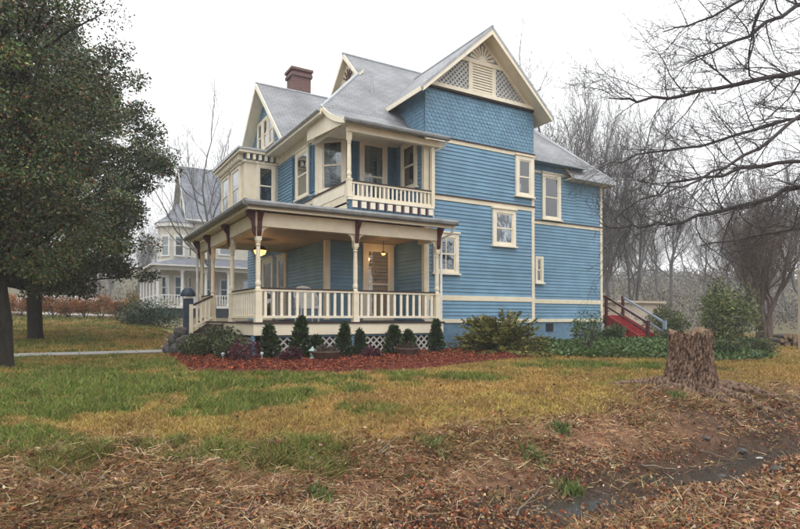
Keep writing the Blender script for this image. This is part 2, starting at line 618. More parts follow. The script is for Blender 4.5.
# ------------------------------------------------------------------ ground
def grid_axis(a, b, fine, lo, hi):
    mid = list(np.arange(a, b, fine))
    left, right, s = [], [], fine
    p = a
    while p > lo:
        s *= 1.25; p -= s; left.append(p)
    s, p = fine, mid[-1]
    while p < hi:
        s *= 1.25; p += s; right.append(p)
    return np.array(left[::-1] + mid + right)

GREEN = [(100, 395, 3.2, 1.5), (30, 385, 2.4, 1.5), (200, 388, 2.6, 1.3), (240, 400, 1.6, 0.7), (225, 447, 0.75, 0.26), (70, 458, 0.55, 0.2), (300, 456, 0.6, 0.25),
         (150, 462, 0.4, 0.18), (430, 442, 0.5, 0.3), (560, 365, 2.2, 0.5), (440, 378, 1.6, 0.35), (350, 372, 1.6, 0.3), (640, 366, 1.8, 0.4), (20, 440, 0.8, 0.25), (570, 490, 0.3, 0.2), (530, 460, 0.35, 0.2)]
GREEN_W = [(*at(u, v)[:2], rx, ry) for u, v, rx, ry in GREEN]
DIRT = [(660, 400, 1.3, 0.5), (60, 424, 1.3, 0.35), (200, 424, 1.3, 0.35), (340, 428, 1.4, 0.4), (480, 400, 2.0, 0.6), (590, 395, 1.4, 0.7), (760, 380, 1.5, 0.4), (370, 405, 1.2, 0.3), (300, 420, 1.5, 0.25), (150, 430, 1.2, 0.25)]
DIRT_W = [(*at(u, v)[:2], rx, ry) for u, v, rx, ry in DIRT]

def lawn_masks(x, y):
    """green, straw, litter weights at ground points"""
    f = x * SY + y * CY_
    r = x * CY_ - y * SY
    w1, w2, w3 = fbm(x, y, 0.55, 4, 2.0), fbm(x, y, 1.7, 4, 8.0), fbm(x, y, 5.5, 3, 12.0)
    g = 0.10 + 0.75 * (fbm(x, y, 0.33, 3, 4.0) - 0.45) + 1.1 * (w2 - 0.5) + 0.8 * (w3 - 0.5)
    g = g + 0.25 * sstep(-1, -4, r) * sstep(7.8, 8.8, y)
    for gx, gy, rx, ry in GREEN_W:
        fr, rr = (x - gx) * SY + (y - gy) * CY_, (x - gx) * CY_ - (y - gy) * SY
        q = (rr / rx) ** 2 + (fr / (ry * 1.6)) ** 2
        g = g + 0.9 * np.exp(-q * 1.2) * sstep(0.25, 0.75, w2 + 0.35 * (w3 - 0.5)) * 1.25
    for gx, gy, rx, ry in DIRT_W:
        fr, rr = (x - gx) * SY + (y - gy) * CY_, (x - gx) * CY_ - (y - gy) * SY
        g = g - 1.5 * np.exp(-((rr / rx) ** 2 + (fr / (ry * 1.6)) ** 2)) * w1
    g = np.clip(g, 0, 1)
    # leaf litter: the bank of the ditch, reaching further up on the left
    edge = 5.85 + 0.85 * sstep(0.5, -4.5, r) + 1.5 * (w1 - 0.5) + 0.7 * (w2 - 0.5)
    edge = edge + 0.5 * np.exp(-((x - 9.2) / 1.6) ** 2) * 0
    lit = sstep(0.55, -0.35, y - edge)
    lit = lit * (1 - 0.75 * np.clip(g - 0.5, 0, 0.5) * 2)
    st = np.sqrt((x - 9.1) ** 2 + (y - 5.5) ** 2)
    lit = np.maximum(lit, sstep(1.7, 0.7, st) * 0.9)
    return g, np.clip(lit, 0, 1), w1, w2

C_GREEN, C_STRAW, C_YEL, C_LIT, C_MUD = np.array((0.100, 0.130, 0.026)), np.array((0.305, 0.180, 0.058)), np.array((0.245, 0.195, 0.048)), np.array((0.165, 0.088, 0.050)), np.array((0.035, 0.026, 0.020))
def lawn_colour(x, y):
    g, lit, w1, w2 = lawn_masks(x, y)
    orange = sstep(0.42, 0.62, fbm(x, y, 0.8, 3, 15.0))[:, None]
    base = C_YEL * (1 - orange) + C_STRAW * orange
    g = sstep(-0.05, 0.95, g)[:, None]
    c = base * (1 - g) + C_GREEN * g
    brown = sstep(0.50, 0.64, fbm(x, y, 1.3, 5, 21.0))[:, None] * (1 - g)
    c = c * (1 - 0.65 * brown) + np.array((0.165, 0.085, 0.042)) * 0.65 * brown
    l = lit[:, None]
    c = c * (1 - l) + C_LIT * l * (0.75 + 0.5 * w2[:, None])
    wild = np.maximum(sstep(24, 40, y), sstep(23, 30, x))[:, None]
    c = c * (1 - wild) + np.array((0.115, 0.10, 0.06)) * wild
    mud = np.maximum(sstep(5.3, 4.5, y) * sstep(2.7, 3.4, y) * 0.9, sstep(1.9, 0.7, np.hypot((x - 10.2) * 0.6, y - 5.2)) * 0.85)[:, None]
    c = c * (1 - mud) + C_MUD * mud
    return c

gx_, gy_ = grid_axis(-9, 22, 0.13, -320, 330), grid_axis(0.5, 19, 0.13, -60, 420)
X, Y = np.meshgrid(gx_, gy_)
xf, yf = X.ravel(), Y.ravel()
zf = terrain(xf, yf)
nx, ny = len(gx_), len(gy_)
idx = np.arange(nx * ny).reshape(ny, nx)
quads = np.stack([idx[:-1, :-1], idx[:-1, 1:], idx[1:, 1:], idx[1:, :-1]], axis=-1).reshape(-1, 4)
gcol = lawn_colour(xf, yf)
gm = fast_mesh('ground', np.stack([xf, yf, zf], 1), quads, gcol, 'soil')
gm.polygons.foreach_set('use_smooth', np.ones(len(gm.polygons), dtype=bool))
ground = tag(link('ground', gm), kind='structure')

# water lying in the ditch
m, nt, b = nt_new('ditch_water')
b.inputs['Base Color'].default_value = (0.035, 0.033, 0.03, 1)
b.inputs['Roughness'].default_value = 0.06
set_spec(b, 0.6)
tc = nt.nodes.new('ShaderNodeTexCoord')
n = nt.nodes.new('ShaderNodeTexNoise')
n.inputs['Scale'].default_value = 7
nt.links.new(tc.outputs['Object'], n.inputs['Vector'])
bp = nt.nodes.new('ShaderNodeBump')
bp.inputs['Strength'].default_value = 0.15
bp.inputs['Distance'].default_value = 0.02
nt.links.new(n.outputs['Fac'], bp.inputs['Height'])
nt.links.new(bp.outputs['Normal'], b.inputs['Normal'])
MATS['ditch_water'] = m
wm = MB().prism([(-8, 3.2, -0.988), (24, 3.2, -0.988), (24, 5.2, -0.988), (-8, 5.2, -0.988)], (0, 0, -0.03))
tag(wm.build('water', 'ditch_water'), kind='structure')

# front walk of concrete slabs
walk = MB()
walk.prism([(-14, 17.0, 0.015), (3.2, 17.0, 0.045), (3.2, 18.3, 0.045), (-14, 18.3, 0.015)], (0, 0, -0.2))
path = tag(walk.build('path', 'soil_plain' if 'soil_plain' in MATS else 'stone'), kind='structure')
for i in range(12):
    x1 = 3.2 - i * 1.42
    s = MB().box(x1 - 1.40, x1, 17.0, 18.3, -0.1, 0.06 - 0.002 * i + random.uniform(-0.004, 0.004))
    s.build('slab', 'concrete', path)
# ------------------------------------------------------------------ the blue house
house = thing('victorian_house', 'blue clapboard two-storey house with cream trim, wraparound porch and steep grey roofs', 'house', (11.0, 18.5, 0))
rs = random.Random(3)

# plan outlines
P1 = [(6.94, 16.2), (9.45, 16.2), (9.45, 14.5), (13.93, 14.5), (13.93, 15.66), (18.75, 15.66), (18.75, 24.8), (6.94, 24.8)]
P2 = [(6.94, 17.01), (7.75, 16.2)] + P1[1:]
mb = MB()
mb.prism([(x, y, 0.9) for x, y in P1], (0, 0, -1.2))
mb.build('foundation', 'foundation_blue', house)
def inset(P, e):
    return P
mb = MB()
mb.prism([(x, y, 4.5) for x, y in P1], (0, 0, -3.597))
mb.build('wall', 'blue_paint', house)
mb = MB()
mb.prism([(x, y, 7.02) for x, y in [(6.94, 17.01), (7.75, 16.2), (9.45, 16.2), (9.45, 14.5), (13.93, 14.5), (13.93, 15.66), (17.3, 15.66), (17.3, 24.8), (6.94, 24.8)]], (0, 0, -2.517))
mb.build('wall', 'blue_paint', house)
MB().box(17.301, 18.75, 15.66, 24.8, 4.503, 6.44).build('wall', 'blue_paint', house)
mb = MB()   # upper part of the gabled wing
mb.box(9.45, 13.93, 14.5, 17.4, 7.025, 8.15)
mb.build('wall', 'blue_paint', house)

def siding(F, a0, a1, b0, b1, course=0.118, tone=BLUE, cut=None):
    """lapped boards: each course leans out at its foot; boards butt at random places"""
    mb = MB()
    n = max(1, round((b1 - b0) / course))
    h = (b1 - b0) / n
    for i in range(n):
        z0, z1 = b0 + i * h, b0 + (i + 1) * h
        x = a0
        while x < a1 - 1e-6:
            x2 = min(a1, x + rs.uniform(1.6, 4.2))
            if a1 - x2 < 0.5: x2 = a1
            k = 1.03 * (1 + rs.uniform(-0.075, 0.075))
            mb.tone = tuple(c * k * (1 + rs.uniform(-0.012, 0.012)) for c in tone)
            p = 0.031 + rs.uniform(0, 0.004)
            A = [F.p(x, z0, p), F.p(x2 - 0.002, z0, p), F.p(x2 - 0.002, z1 + 0.01, 0.006), F.p(x, z1 + 0.01, 0.006), F.p(x, z0, 0.001), F.p(x2 - 0.002, z0, 0.001)]
            mb._add(A, [(0, 1, 2, 3), (4, 5, 1, 0)])
            x = x2
    return tag(mb.build('siding', 'siding_paint', house), kind='stuff')

def fish_scales(F, a0, a1, b0, b1, tone=BLUE, w=0.15, h=0.118, inside=None, parent=None):
    mb = MB()
    n = int(math.ceil((b1 - b0) / h))
    for i in range(n):
        z = b0 + i * h
        off = (w / 2) if i % 2 else 0
        for j in range(-1, int((a1 - a0) / w) + 2):
            x0, x1 = a0 + j * w + off, a0 + (j + 1) * w + off
            x0c, x1c = max(a0, x0), min(a1, x1)
            if x1c - x0c < 0.02: continue
            zt = min(z + h * 1.35, b1)
            if inside and not inside((x0c + x1c) / 2, z + h * 0.6): continue
            k = 1.03 * (1 + rs.uniform(-0.085, 0.085))
            mb.tone = tuple(c * k for c in tone)
            g = 0.004
            pr = 0.026 + rs.uniform(-0.003, 0.004)
            mid = (x0c + x1c) / 2
            V = [F.p(x0c + g, z + h * 0.38, pr), F.p(x0c + (x1c - x0c) * 0.28, z, pr), F.p(x0c + (x1c - x0c) * 0.72, z, pr), F.p(x1c - g, z + h * 0.38, pr), F.p(x1c - g, zt, 0.005), F.p(x0c + g, zt, 0.005),
                 F.p(x0c + g, z + h * 0.38, 0.002), F.p(x0c + (x1c - x0c) * 0.28, z, 0.002), F.p(x0c + (x1c - x0c) * 0.72, z, 0.002), F.p(x1c - g, z + h * 0.38, 0.002)]
            mb._add(V, [(0, 1, 2, 3, 4, 5), (6, 7, 1, 0), (7, 8, 2, 1), (8, 9, 3, 2)])
    return tag(mb.build('shingles', 'siding_paint', parent or house), kind='stuff')

FW = Frame((9.45, 14.5, 0), (1, 0, 0), (0, -1, 0))            # wing, towards the side street
FWL = Frame((9.45, 16.2, 0), (0, -1, 0), (-1, 0, 0))          # wing flank over the balcony
FR = Frame((13.93, 15.66, 0), (1, 0, 0), (0, -1, 0))          # rear block
FB = Frame((6.94, 16.2, 0), (1, 0, 0), (0, -1, 0))            # back wall of the recess
FL = Frame((6.94, 24.8, 0), (0, -1, 0), (-1, 0, 0))           # front facade
s2 = math.sqrt(0.5)
FC = Frame((6.94, 17.01, 0), (s2, -s2, 0), (-s2, -s2, 0))     # cut corner, upper floor
WW, RW = 4.48, 4.82
siding(FW, 0, WW, 0.97, 1.55); siding(FW, 0, WW, 1.71, 4.64); siding(FW, 0, WW, 4.82, 6.48)
siding(FR, 0, RW, 0.97, 1.55); siding(FR, 0, RW, 1.71, 4.50); siding(FR, 0, 3.3, 4.66, 6.74); siding(FR, 3.3, RW, 4.66, 6.36)
siding(FWL, 0, 1.70, 0.95, 4.1); siding(FWL, 0, 1.70, 4.3, 6.7)
siding(FB, 0, 2.51, 0.95, 4.1); siding(FB, 0.81, 2.51, 4.3, 6.9)
siding(FL, 0, 8.6, 0.95, 4.1); siding(FL, 4.05, 7.79, 4.85, 6.72)
siding(FC, 0, 1.145, 4.3, 6.9)
fish_scales(FW, 0, WW, 6.62, 8.12)
fish_scales(FWL, 0, 1.70, 6.60, 8.12)

def trim(name, F, a0, a1, b0, b1, c=0.035, m='cream_paint', c0=0.0):
    mb = MB().fbox(F, a0, a1, b0, b1, c0, c)
    return mb.build(name, m, house)

# belts: pale boards with a dark drip cap
for F, a0, a1, zs in ((FW, -0.02, WW + 0.02, ((0.85, 0.97, 0), (1.55, 1.71, 0), (4.66, 4.80, 1), (6.48, 6.60, 1))), (FR, 0.05, RW, ((0.85, 0.97, 0), (1.55, 1.71, 0), (4.52, 4.64, 1)))):
    for z0, z1, cap in zs:
        trim('belt_board', F, a0, a1, z0, z1, 0.040)
        if cap: trim('drip_cap', F, a0, a1, z1, z1 + 0.035, 0.075, 'dark_brown')
trim('belt_board', FL, 4.05, 7.79, 4.70, 4.84, 0.040)
trim('drip_cap', FL, 4.05, 7.79, 4.84, 4.87, 0.07, 'dark_brown')
trim('frieze', FL, 4.05, 7.79, 6.72, 7.02, 0.045)
trim('frieze', FC, 0, 1.145, 6.74, 6.95, 0.045)
trim('frieze', FR, 0.05, 3.0, 6.44, 6.52, 0.04)
trim('belt_board', FC, 0, 1.145, 4.72, 4.84, 0.05)
# corner boards
for F, a, z0, z1 in ((FW, WW - 0.13, 0.97, 6.48), (FR, RW - 0.12, 0.97, 6.42), (FW, 0, 0.97, 6.48), (FR, 0.0, 0.97, 6.4)):
    trim('corner_board', F, a + 0.002, a + 0.128, z0, z1, 0.046)
trim('corner_board', FWL, 1.60, 1.742, 0.95, 6.45, 0.046)
trim('corner_board', FB, -0.045, 0.12, 0.95, 3.4, 0.046)
trim('corner_board', FL, 8.48, 8.60, 0.95, 3.4, 0.042)
trim('corner_board', FC, -0.02, 0.10, 4.3, 6.75, 0.044)
trim('corner_board', FC, 1.05, 1.16, 4.3, 6.75, 0.044)

def window(F, a, b, w, h, parent=None, casing=0.13, sill=True, rail=True, mull=0, behind='curtain', curtain=True, name='window', cm='cream_light', hood=True):
    """a sash window proud of the siding: casing, sill, sashes, panes, curtain. a,b: lower left of the whole casing"""
    parent = parent or house
    mb = MB()
    c1 = 0.085
    mb.fbox(F, a, a + casing, b, b + h, 0.0, c1)
    mb.fbox(F, a + w - casing, a + w, b, b + h, 0.0, c1)
    mb.fbox(F, a + casing, a + w - casing, b + h - casing, b + h, 0.0, c1)
    mb.fbox(F, a + casing, a + w - casing, b, b + casing * 0.55, 0.0, c1)
    if hood: mb.fbox(F, a - 0.04, a + w + 0.04, b + h, b + h + 0.045, 0.0, c1 + 0.04)
    win = mb.build(name, cm, parent)
    if sill:
        MB().fbox(F, a - 0.05, a + w + 0.05, b - 0.055, b, 0.0, c1 + 0.05).build('sill', cm, win)
    i0, i1, j0, j1 = a + casing, a + w - casing, b + casing * 0.55, b + h - casing
    jm = (j0 + j1) / 2
    sd = 0.045
    for k, (q0, q1, cc) in enumerate(((j0, jm + 0.02, 0.050), (jm - 0.02, j1, 0.064)) if rail else ((j0, j1, 0.056),)):
        s = MB()
        s.fbox(F, i0, i0 + sd, q0, q1, cc - 0.016, cc)
        s.fbox(F, i1 - sd, i1, q0, q1, cc - 0.016, cc)
        s.fbox(F, i0 + sd, i1 - sd, q0, q0 + sd, cc - 0.016, cc)
        s.fbox(F, i0 + sd, i1 - sd, q1 - sd, q1, cc - 0.016, cc)
        for q in range(mull):
            x = i0 + (i1 - i0) * (q + 1) / (mull + 1)
            s.fbox(F, x - 0.014, x + 0.014, q0 + sd, q1 - sd, cc - 0.014, cc - 0.001)
        s.build('sash', cm, win)
        g = MB()
        g.fbox(F, i0 + sd * 0.5, i1 - sd * 0.5, q0 + sd * 0.5, q1 - sd * 0.5, cc - 0.011, cc - 0.007)
        g.build('pane', 'glass', win)
    # what shows behind the glass: a dark room, a drawn curtain in folds
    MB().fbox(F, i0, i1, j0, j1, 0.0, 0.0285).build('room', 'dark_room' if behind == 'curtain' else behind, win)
    if curtain:
        cu = MB()
        for s0, s1 in ((i0 + 0.01, i0 + (i1 - i0) * 0.33), (i1 - (i1 - i0) * 0.33, i1 - 0.01)):
            n = 8
            for q in range(n):
                x0, x1 = s0 + (s1 - s0) * q / n, s0 + (s1 - s0) * (q + 1) / n
                e0, e1 = (0.0295, 0.0335) if q % 2 else (0.0335, 0.0295)
                cu._add([F.p(x0, j0, e0), F.p(x1, j0, e1), F.p(x1, j1, e1), F.p(x0, j1, e0)], [(0, 1, 2, 3)])
        cu.build('curtain', 'curtain', win)
    return win

# windows towards the side street
window(FW, 3.62, 5.14, 0.78, 1.36)
window(FW, 2.62, 3.40, 0.98, 1.20)
window(FW, 0.28, 2.40, 0.95, 1.24, mull=1)
window(FR, 1.50, 4.74, 0.96, 1.72)
window(FR, 1.13, 2.32, 0.40, 0.98, casing=0.09, curtain=False, hood=False)
# balcony
window(FB, 1.12, 4.45, 1.00, 2.25, curtain=True)
window(FWL, 0.40, 5.10, 0.92, 1.50, curtain=False)
window(FC, 0.12, 5.02, 0.92, 1.72)
# front facade, upper floor
wf = window(FL, 6.08, 5.05, 1.20, 1.60)
def shutter(F, a, b, w, h):
    mb = MB()
    mb.fbox(F, a, a + 0.05, b, b + h, 0, 0.06); mb.fbox(F, a + w - 0.05, a + w, b, b + h, 0, 0.06)
    n = int(h / 0.07)
    for i in range(n):
        z = b + (i + 0.15) * h / n
        V = [F.p(a + 0.05, z, 0.056), F.p(a + w - 0.05, z, 0.056), F.p(a + w - 0.05, z + 0.06, 0.03), F.p(a + 0.05, z + 0.06, 0.03)]
        mb._add(V, [(0, 1, 2, 3)])
    return mb.build('shutter', 'shutter_blue', house)
shutter(FL, 7.32, 5.08, 0.34, 1.54); shutter(FL, 5.70, 5.08, 0.34, 1.54)
shutter(FB, 0.84, 4.9, 0.24, 1.75); shutter(FB, 2.15, 4.9, 0.30, 1.75)
# porch level: glazed side door with warm room, and the front entry under the bay
sd_ = window(FB, 1.24, 0.92, 1.12, 2.42, name='door', behind='warm_room', curtain=False, casing=0.16, sill=False)
window(FL, 2.3, 0.92, 1.3, 2.42, name='door', behind='warm_room', curtain=False, casing=0.16, sill=False)
window(FL, 4.15, 1.0, 0.95, 2.3, behind='curtain', casing=0.16)
MB().fbox(FR, 1.72, 2.08, 0.50, 0.80, 0.004, 0.03).build('foundation_vent', 'dark_room', house)

# ---- bay over the porch on the front facade
bay = MB().box(5.66, 6.935, 20.75, 24.27, 3.9, 7.0).build('bay', 'cream_paint', house)
FBS = Frame((5.66, 20.75, 0), (1, 0, 0), (0, -1, 0))
FBF = Frame((5.66, 24.27, 0), (0, -1, 0), (-1, 0, 0))
window(FBS, 0.42, 5.15, 0.72, 1.55, bay, casing=0.10, curtain=False)
for k in range(2):
    window(FBF, 0.35 + k * 1.55, 5.15, 1.2, 1.55, bay, casing=0.12)
MB().box(5.60, 6.93, 20.69, 24.33, 6.72, 6.80).build('cornice', 'cream_light', bay)
MB().box(5.40, 6.93, 20.49, 24.53, 7.02, 7.12).build('cornice', 'cream_light', bay)
MB().box(5.35, 6.93, 20.44, 24.58, 7.12, 7.19).build('cornice', 'gutter_metal', bay)
MB().box(5.62, 6.93, 20.71, 24.31, 4.98, 5.06).build('belt_board', 'cream_light', bay)
MB().box(5.64, 6.932, 20.73, 24.29, 6.80, 7.015).build('frieze', 'shutter_blue', bay)
bm_ = MB().box(-0.05, 0.05, -0.19, 0.0, 0, 0.2).mesh('bracket', 'cream_light')
for k in range(6):
    link('bracket', bm_, bay, (5.75 + k * 0.22, 20.729, 6.81))
bm2 = MB().box(-0.19, 0.0, -0.05, 0.05, 0, 0.2).mesh('bracket', 'cream_light')
for k in range(12):
    link('bracket', bm2, bay, (5.639, 20.9 + k * 0.29, 6.81))

# ---- roofs
def roof(polys, th=0.12, name='roof'):
    mb = MB()
    for p in polys:
        a, b_, c = Vector(p[0]), Vector(p[1]), Vector(p[2])
        if (b_ - a).cross(c - a).z < 0: p = list(reversed(p))
        mb.prism(p, (0, 0, -th), 0, 1)
    return mb.build(name, ['roof_slate', 'cream_paint'], house, uv=True)

r_main = roof([
    [(6.45, 15.5, 7.19), (13.0, 15.5, 7.19), (13.0, 15.26, 6.95), (17.55, 15.26, 6.95), (13.71, 19.1, 10.79), (8.86, 19.1, 10.79), (8.86, 17.91, 9.60)],
    [(6.45, 15.5, 7.19), (8.86, 17.91, 9.60), (9.1, 17.91, 9.84), (9.1, 20.29, 9.84), (8.86, 20.29, 9.60), (6.45, 22.7, 7.19)],
    [(6.45, 22.7, 7.19), (8.86, 20.29, 9.60), (8.86, 19.1, 10.79), (13.71, 19.1, 10.79), (17.55, 22.94, 6.95), (8, 22.94, 6.95)],
    [(17.55, 15.26, 6.95), (13.71, 19.1, 10.79), (17.55, 22.94, 6.95)]])
r_front = roof([
    [(6.5, 19.15, 7.34), (12, 19.15, 7.34), (12, 22.2, 10.3), (6.5, 22.2, 10.3)],
    [(6.5, 25.25, 7.34), (12, 25.25, 7.34), (12, 22.2, 10.3), (6.5, 22.2, 10.3)]])
RX, RZ, RS = 11.66, 10.25, 0.905
r_wing = roof([
    [(9.02, 13.95, RZ - RS * (RX - 9.02)), (9.02, 18.6, RZ - RS * (RX - 9.02)), (RX, 18.9, RZ), (RX, 13.95, RZ)],
    [(14.32, 13.95, RZ - RS * (14.32 - RX)), (14.32, 18.6, RZ - RS * (14.32 - RX)), (RX, 18.9, RZ), (RX, 13.95, RZ)]])
r_rear = roof([
    [(16.62, 15.22, 6.46), (19.05, 15.22, 6.46), (15.9, 18.37, 9.77), (15.9, 15.9, 7.17), (16.62, 15.9, 7.17)],
    [(19.05, 15.22, 6.46), (15.9, 18.37, 9.77), (15.9, 22, 9.77), (19.05, 25.15, 6.46)],
    [(19.05, 25.15, 6.46), (15.9, 22, 9.77), (12, 22, 9.77), (12, 25.15, 6.46)]])
# balcony roof, flared to its eave
ys = [14.0, 14.3, 14.6, 14.9, 15.2, 15.5, 15.7]
zs = [6.45, 6.55, 6.67, 6.81, 6.985, 7.205, 7.44]
mb = MB()
for i in range(len(ys) - 1):
    xr = 9.95 if ys[i + 1] < 14.7 - 0.2 else 9.44
    y1 = min(ys[i + 1], 14.47) if xr > 9.5 else ys[i + 1]
    mb.prism([(6.55, ys[i], zs[i]), (xr, ys[i], zs[i]), (xr, ys[i + 1], zs[i + 1]), (6.55, ys[i + 1], zs[i + 1])], (0, 0, -0.10), 0, 1)
r_balc = mb.build('roof', ['roof_slate', 'cream_paint'], house, uv=True)
mb = MB()
for i in range(len(ys) - 2):
    mb.prism([(6.52, ys[i], zs[i] + 0.02), (6.548, ys[i], zs[i] + 0.02), (6.548, ys[i + 1], zs[i + 1] + 0.02), (6.52, ys[i + 1], zs[i + 1] + 0.02)], (0, 0, -0.17))
mb.build('fascia', 'cream_light', r_balc)
MB().prism([(6.60, 14.2, 6.42), (6.60, 14.6, 6.56), (6.60, 15.2, 6.86), (6.60, 15.5, 7.05), (6.60, 16.95, 7.03), (6.60, 16.95, 6.60), (6.60, 14.2, 6.36)], (0.03, 0, 0)).build('soffit', 'cream_paint', r_balc)
MB().box(6.64, 9.44, 14.80, 16.19, 6.60, 6.64).build('ceiling', 'cream_paint', r_balc)
MB().box(6.74, 9.90, 14.20, 14.36, 6.18, 6.36).build('beam', 'cream_paint', r_balc)
MB().box(6.74, 6.86, 14.95, 16.9, 6.50, 6.595).build('beam', 'cream_paint', r_balc)
def gutter(p0, p1, r=0.062, parent=None, m='gutter_metal'):
    return MB().tube([p0, p1], r, 8).build('gutter', m, parent or house)
gutter((6.52, 13.95, 6.40), (9.97, 13.95, 6.40), 0.075, r_balc, 'old_gutter')
# main eaves: fascia, soffit, gutters
MB().box(6.42, 6.45, 15.45, 20.5, 6.98, 7.17).build('fascia', 'cream_light', r_main)
MB().box(6.46, 6.93, 15.52, 20.5, 7.025, 7.06).build('soffit', 'cream_paint', r_main)
gutter((6.38, 15.45, 7.12), (6.38, 20.5, 7.12), 0.055, r_main)
MB().box(13.95, 17.5, 15.20, 15.25, 6.74, 6.93).build('fascia', 'gutter_metal', r_main)
MB().box(13.95, 17.4, 15.255, 15.65, 6.75, 6.79).build('soffit', 'blue_paint', r_main)
MB().box(16.62, 19.03, 15.15, 15.21, 6.30, 6.45).build('fascia', 'gutter_metal', r_rear)
MB().box(16.62, 18.95, 15.215, 15.65, 6.31, 6.35).build('soffit', 'cream_paint', r_rear)
MB().box(19.02, 19.07, 15.2, 25.1, 6.28, 6.44).build('fascia', 'cream_paint', r_rear)

# ---- gable over the wing
FG = Frame((RX, 14.5, 0), (1, 0, 0), (0, -1, 0))
zb = 8.15
hw = (RZ - 0.12 - zb) / RS
tri = MB().prism([FG.p(-hw, zb, 0.0), FG.p(hw, zb, 0.0), FG.p(0, RZ - 0.12, 0.0)], (0, 0.3, 0))
gable = tri.build('gable', 'lattice_blue', house)
MB().fbox(FG, -2.26, 2.28, zb - 0.02, zb + 0.10, 0.0, 0.16).build('ledge', 'cream_light', gable)
MB().fbox(FG, -2.25, 2.27, zb - 0.07, zb - 0.021, 0.0, 0.11).build('ledge', 'dark_brown', gable)
def rake_z(a, drop=0.0): return RZ - 0.12 - abs(a) * RS - drop
# frame boards of the tympanum
fm = MB()
LV = 0.40                                             # half width of the louvre
for s in (-1, 1):
    fm.fbox(FG, min(s * LV, s * (LV + 0.16)), max(s * LV, s * (LV + 0.16)), zb + 0.10, 9.27, 0.0, 0.055)
    fm.prism([FG.p(s * 0.0, rake_z(0), 0.06), FG.p(s * 2.1, rake_z(2.1), 0.06), FG.p(s * 2.1, rake_z(2.1, 0.10), 0.06), FG.p(0, rake_z(0, 0.20), 0.06)], (0, 0.06, 0))
fm.fbox(FG, -0.86, 0.86, 9.20, 9.34, 0.0, 0.075)
fm.fbox(FG, -LV - 0.02, LV + 0.02, zb + 0.10, zb + 0.17, 0.0, 0.05)
fm.build('gable_frame', 'cream_light', gable)
lv = MB()
for i in range(10):
    z = zb + 0.19 + i * 0.087
    lv._add([FG.p(-LV, z, 0.05), FG.p(LV, z, 0.05), FG.p(LV, z + 0.085, 0.012), FG.p(-LV, z + 0.085, 0.012), FG.p(LV, z - 0.012, 0.048), FG.p(-LV, z - 0.012, 0.048)], [(0, 1, 2, 3), (5, 4, 1, 0)])
tag(lv.build('louvre', 'cream_light', gable), kind='stuff')
def lattice(F, inside, a0, a1, b0, b1, step, w, c0, c1, m, parent):
    """crossing laths, clipped to the opening"""
    mb = MB()
    for sgn in (1, -1):
        k0 = a0 - (b1 - b0) if sgn > 0 else a0
        k1 = a1 if sgn > 0 else a1 + (b1 - b0)
        k = k0
        while k < k1:
            ts = np.linspace(0, b1 - b0, 60)
            ok = [inside(k + sgn * t, b0 + t) for t in ts]
            i = 0
            while i < 60:
                if ok[i]:
                    j = i
                    while j + 1 < 60 and ok[j + 1]: j += 1
                    if j - i >= 2:
                        p0, p1 = F.p(k + sgn * ts[i], b0 + ts[i], (c0 + c1) / 2), F.p(k + sgn * ts[j], b0 + ts[j], (c0 + c1) / 2)
                        e = 0.004 * sgn
                        mb.beam(p0 + F.n * e, p1 + F.n * e, w, c1 - c0, up=F.n)
                    i = j + 1
                else:
                    i += 1
            k += step
    return tag(mb.build('lattice', m, parent), kind='stuff')
for s in (-1, 1):
    ins = (lambda a, b: a < -LV - 0.16 and b > zb + 0.1 and b < rake_z(a, 0.13) and b < 9.21) if s < 0 else (lambda a, b: a > LV + 0.16 and b > zb + 0.1 and b < rake_z(a, 0.13) and b < 9.21)
    lattice(FG, ins, -2.2 if s < 0 else 0.5, -0.5 if s < 0 else 2.2, zb + 0.1, 9.25, 0.17, 0.045, 0.012, 0.026, 'lattice_white', gable)
# sunburst
sb = MB()
for i in range(9):
    t = math.radians(12 + i * 19.5)
    ca, sa = math.cos(t), math.sin(t)
    r0, r1 = 0.14, 0.50
    w0, w1 = 0.018, 0.055
    sb.prism([FG.p(ca * r0 - sa * w0, 9.35 + sa * r0 + ca * w0, 0.05), FG.p(ca * r0 + sa * w0, 9.35 + sa * r0 - ca * w0, 0.05), FG.p(ca * r1 + sa * w1, 9.35 + sa * r1 - ca * w1, 0.05), FG.p(ca * r1 - sa * w1, 9.35 + sa * r1 + ca * w1, 0.05)], (0, 0.045, 0))
sb.prism([FG.p(0.16 * math.cos(math.radians(a)), 9.345 + 0.16 * math.sin(math.radians(a)), 0.062) for a in range(0, 181, 20)], (0, 0.055, 0))
tag(sb.build('sunburst', 'cream_light', gable), kind='stuff')
# overhanging rakes
for s in (-1, 1):
    e = 2.62
    mb = MB()
    mb.prism([(RX, 13.94, RZ - 0.02), (RX + s * e, 13.94, RZ - RS * e - 0.02), (RX + s * e, 13.94, RZ - RS * e - 0.20), (RX, 13.94, RZ - 0.24)], (0, 0.035, 0))
    mb.build('rake_board', 'cream_light', r_wing)
    mb = MB()
    mb.prism([(RX + s * 0.0, 13.93, RZ + 0.03), (RX + s * 2.68, 13.93, RZ + 0.03 - RS * 2.68), (RX + s * 2.68, 13.93, RZ - 0.08 - RS * 2.68), (RX, 13.93, RZ - 0.08)], (0, 0.06, 0))
    mb.build('drip_edge', 'gutter_metal', r_wing)
    mb = MB()
    mb.prism([(RX, 13.99, RZ - 0.135), (RX + s * 2.6, 13.99, RZ - 0.135 - RS * 2.6), (RX + s * 2.6, 14.49, RZ - 0.135 - RS * 2.6), (RX, 14.49, RZ - 0.135)], (0, 0, -0.03))
    mb.build('soffit', 'cream_paint', r_wing)
MB().box(9.0, 9.03, 13.97, 16.4, RZ - RS * 2.66 - 0.14, RZ - RS * 2.66 + 0.0).build('fascia', 'cream_light', r_wing)

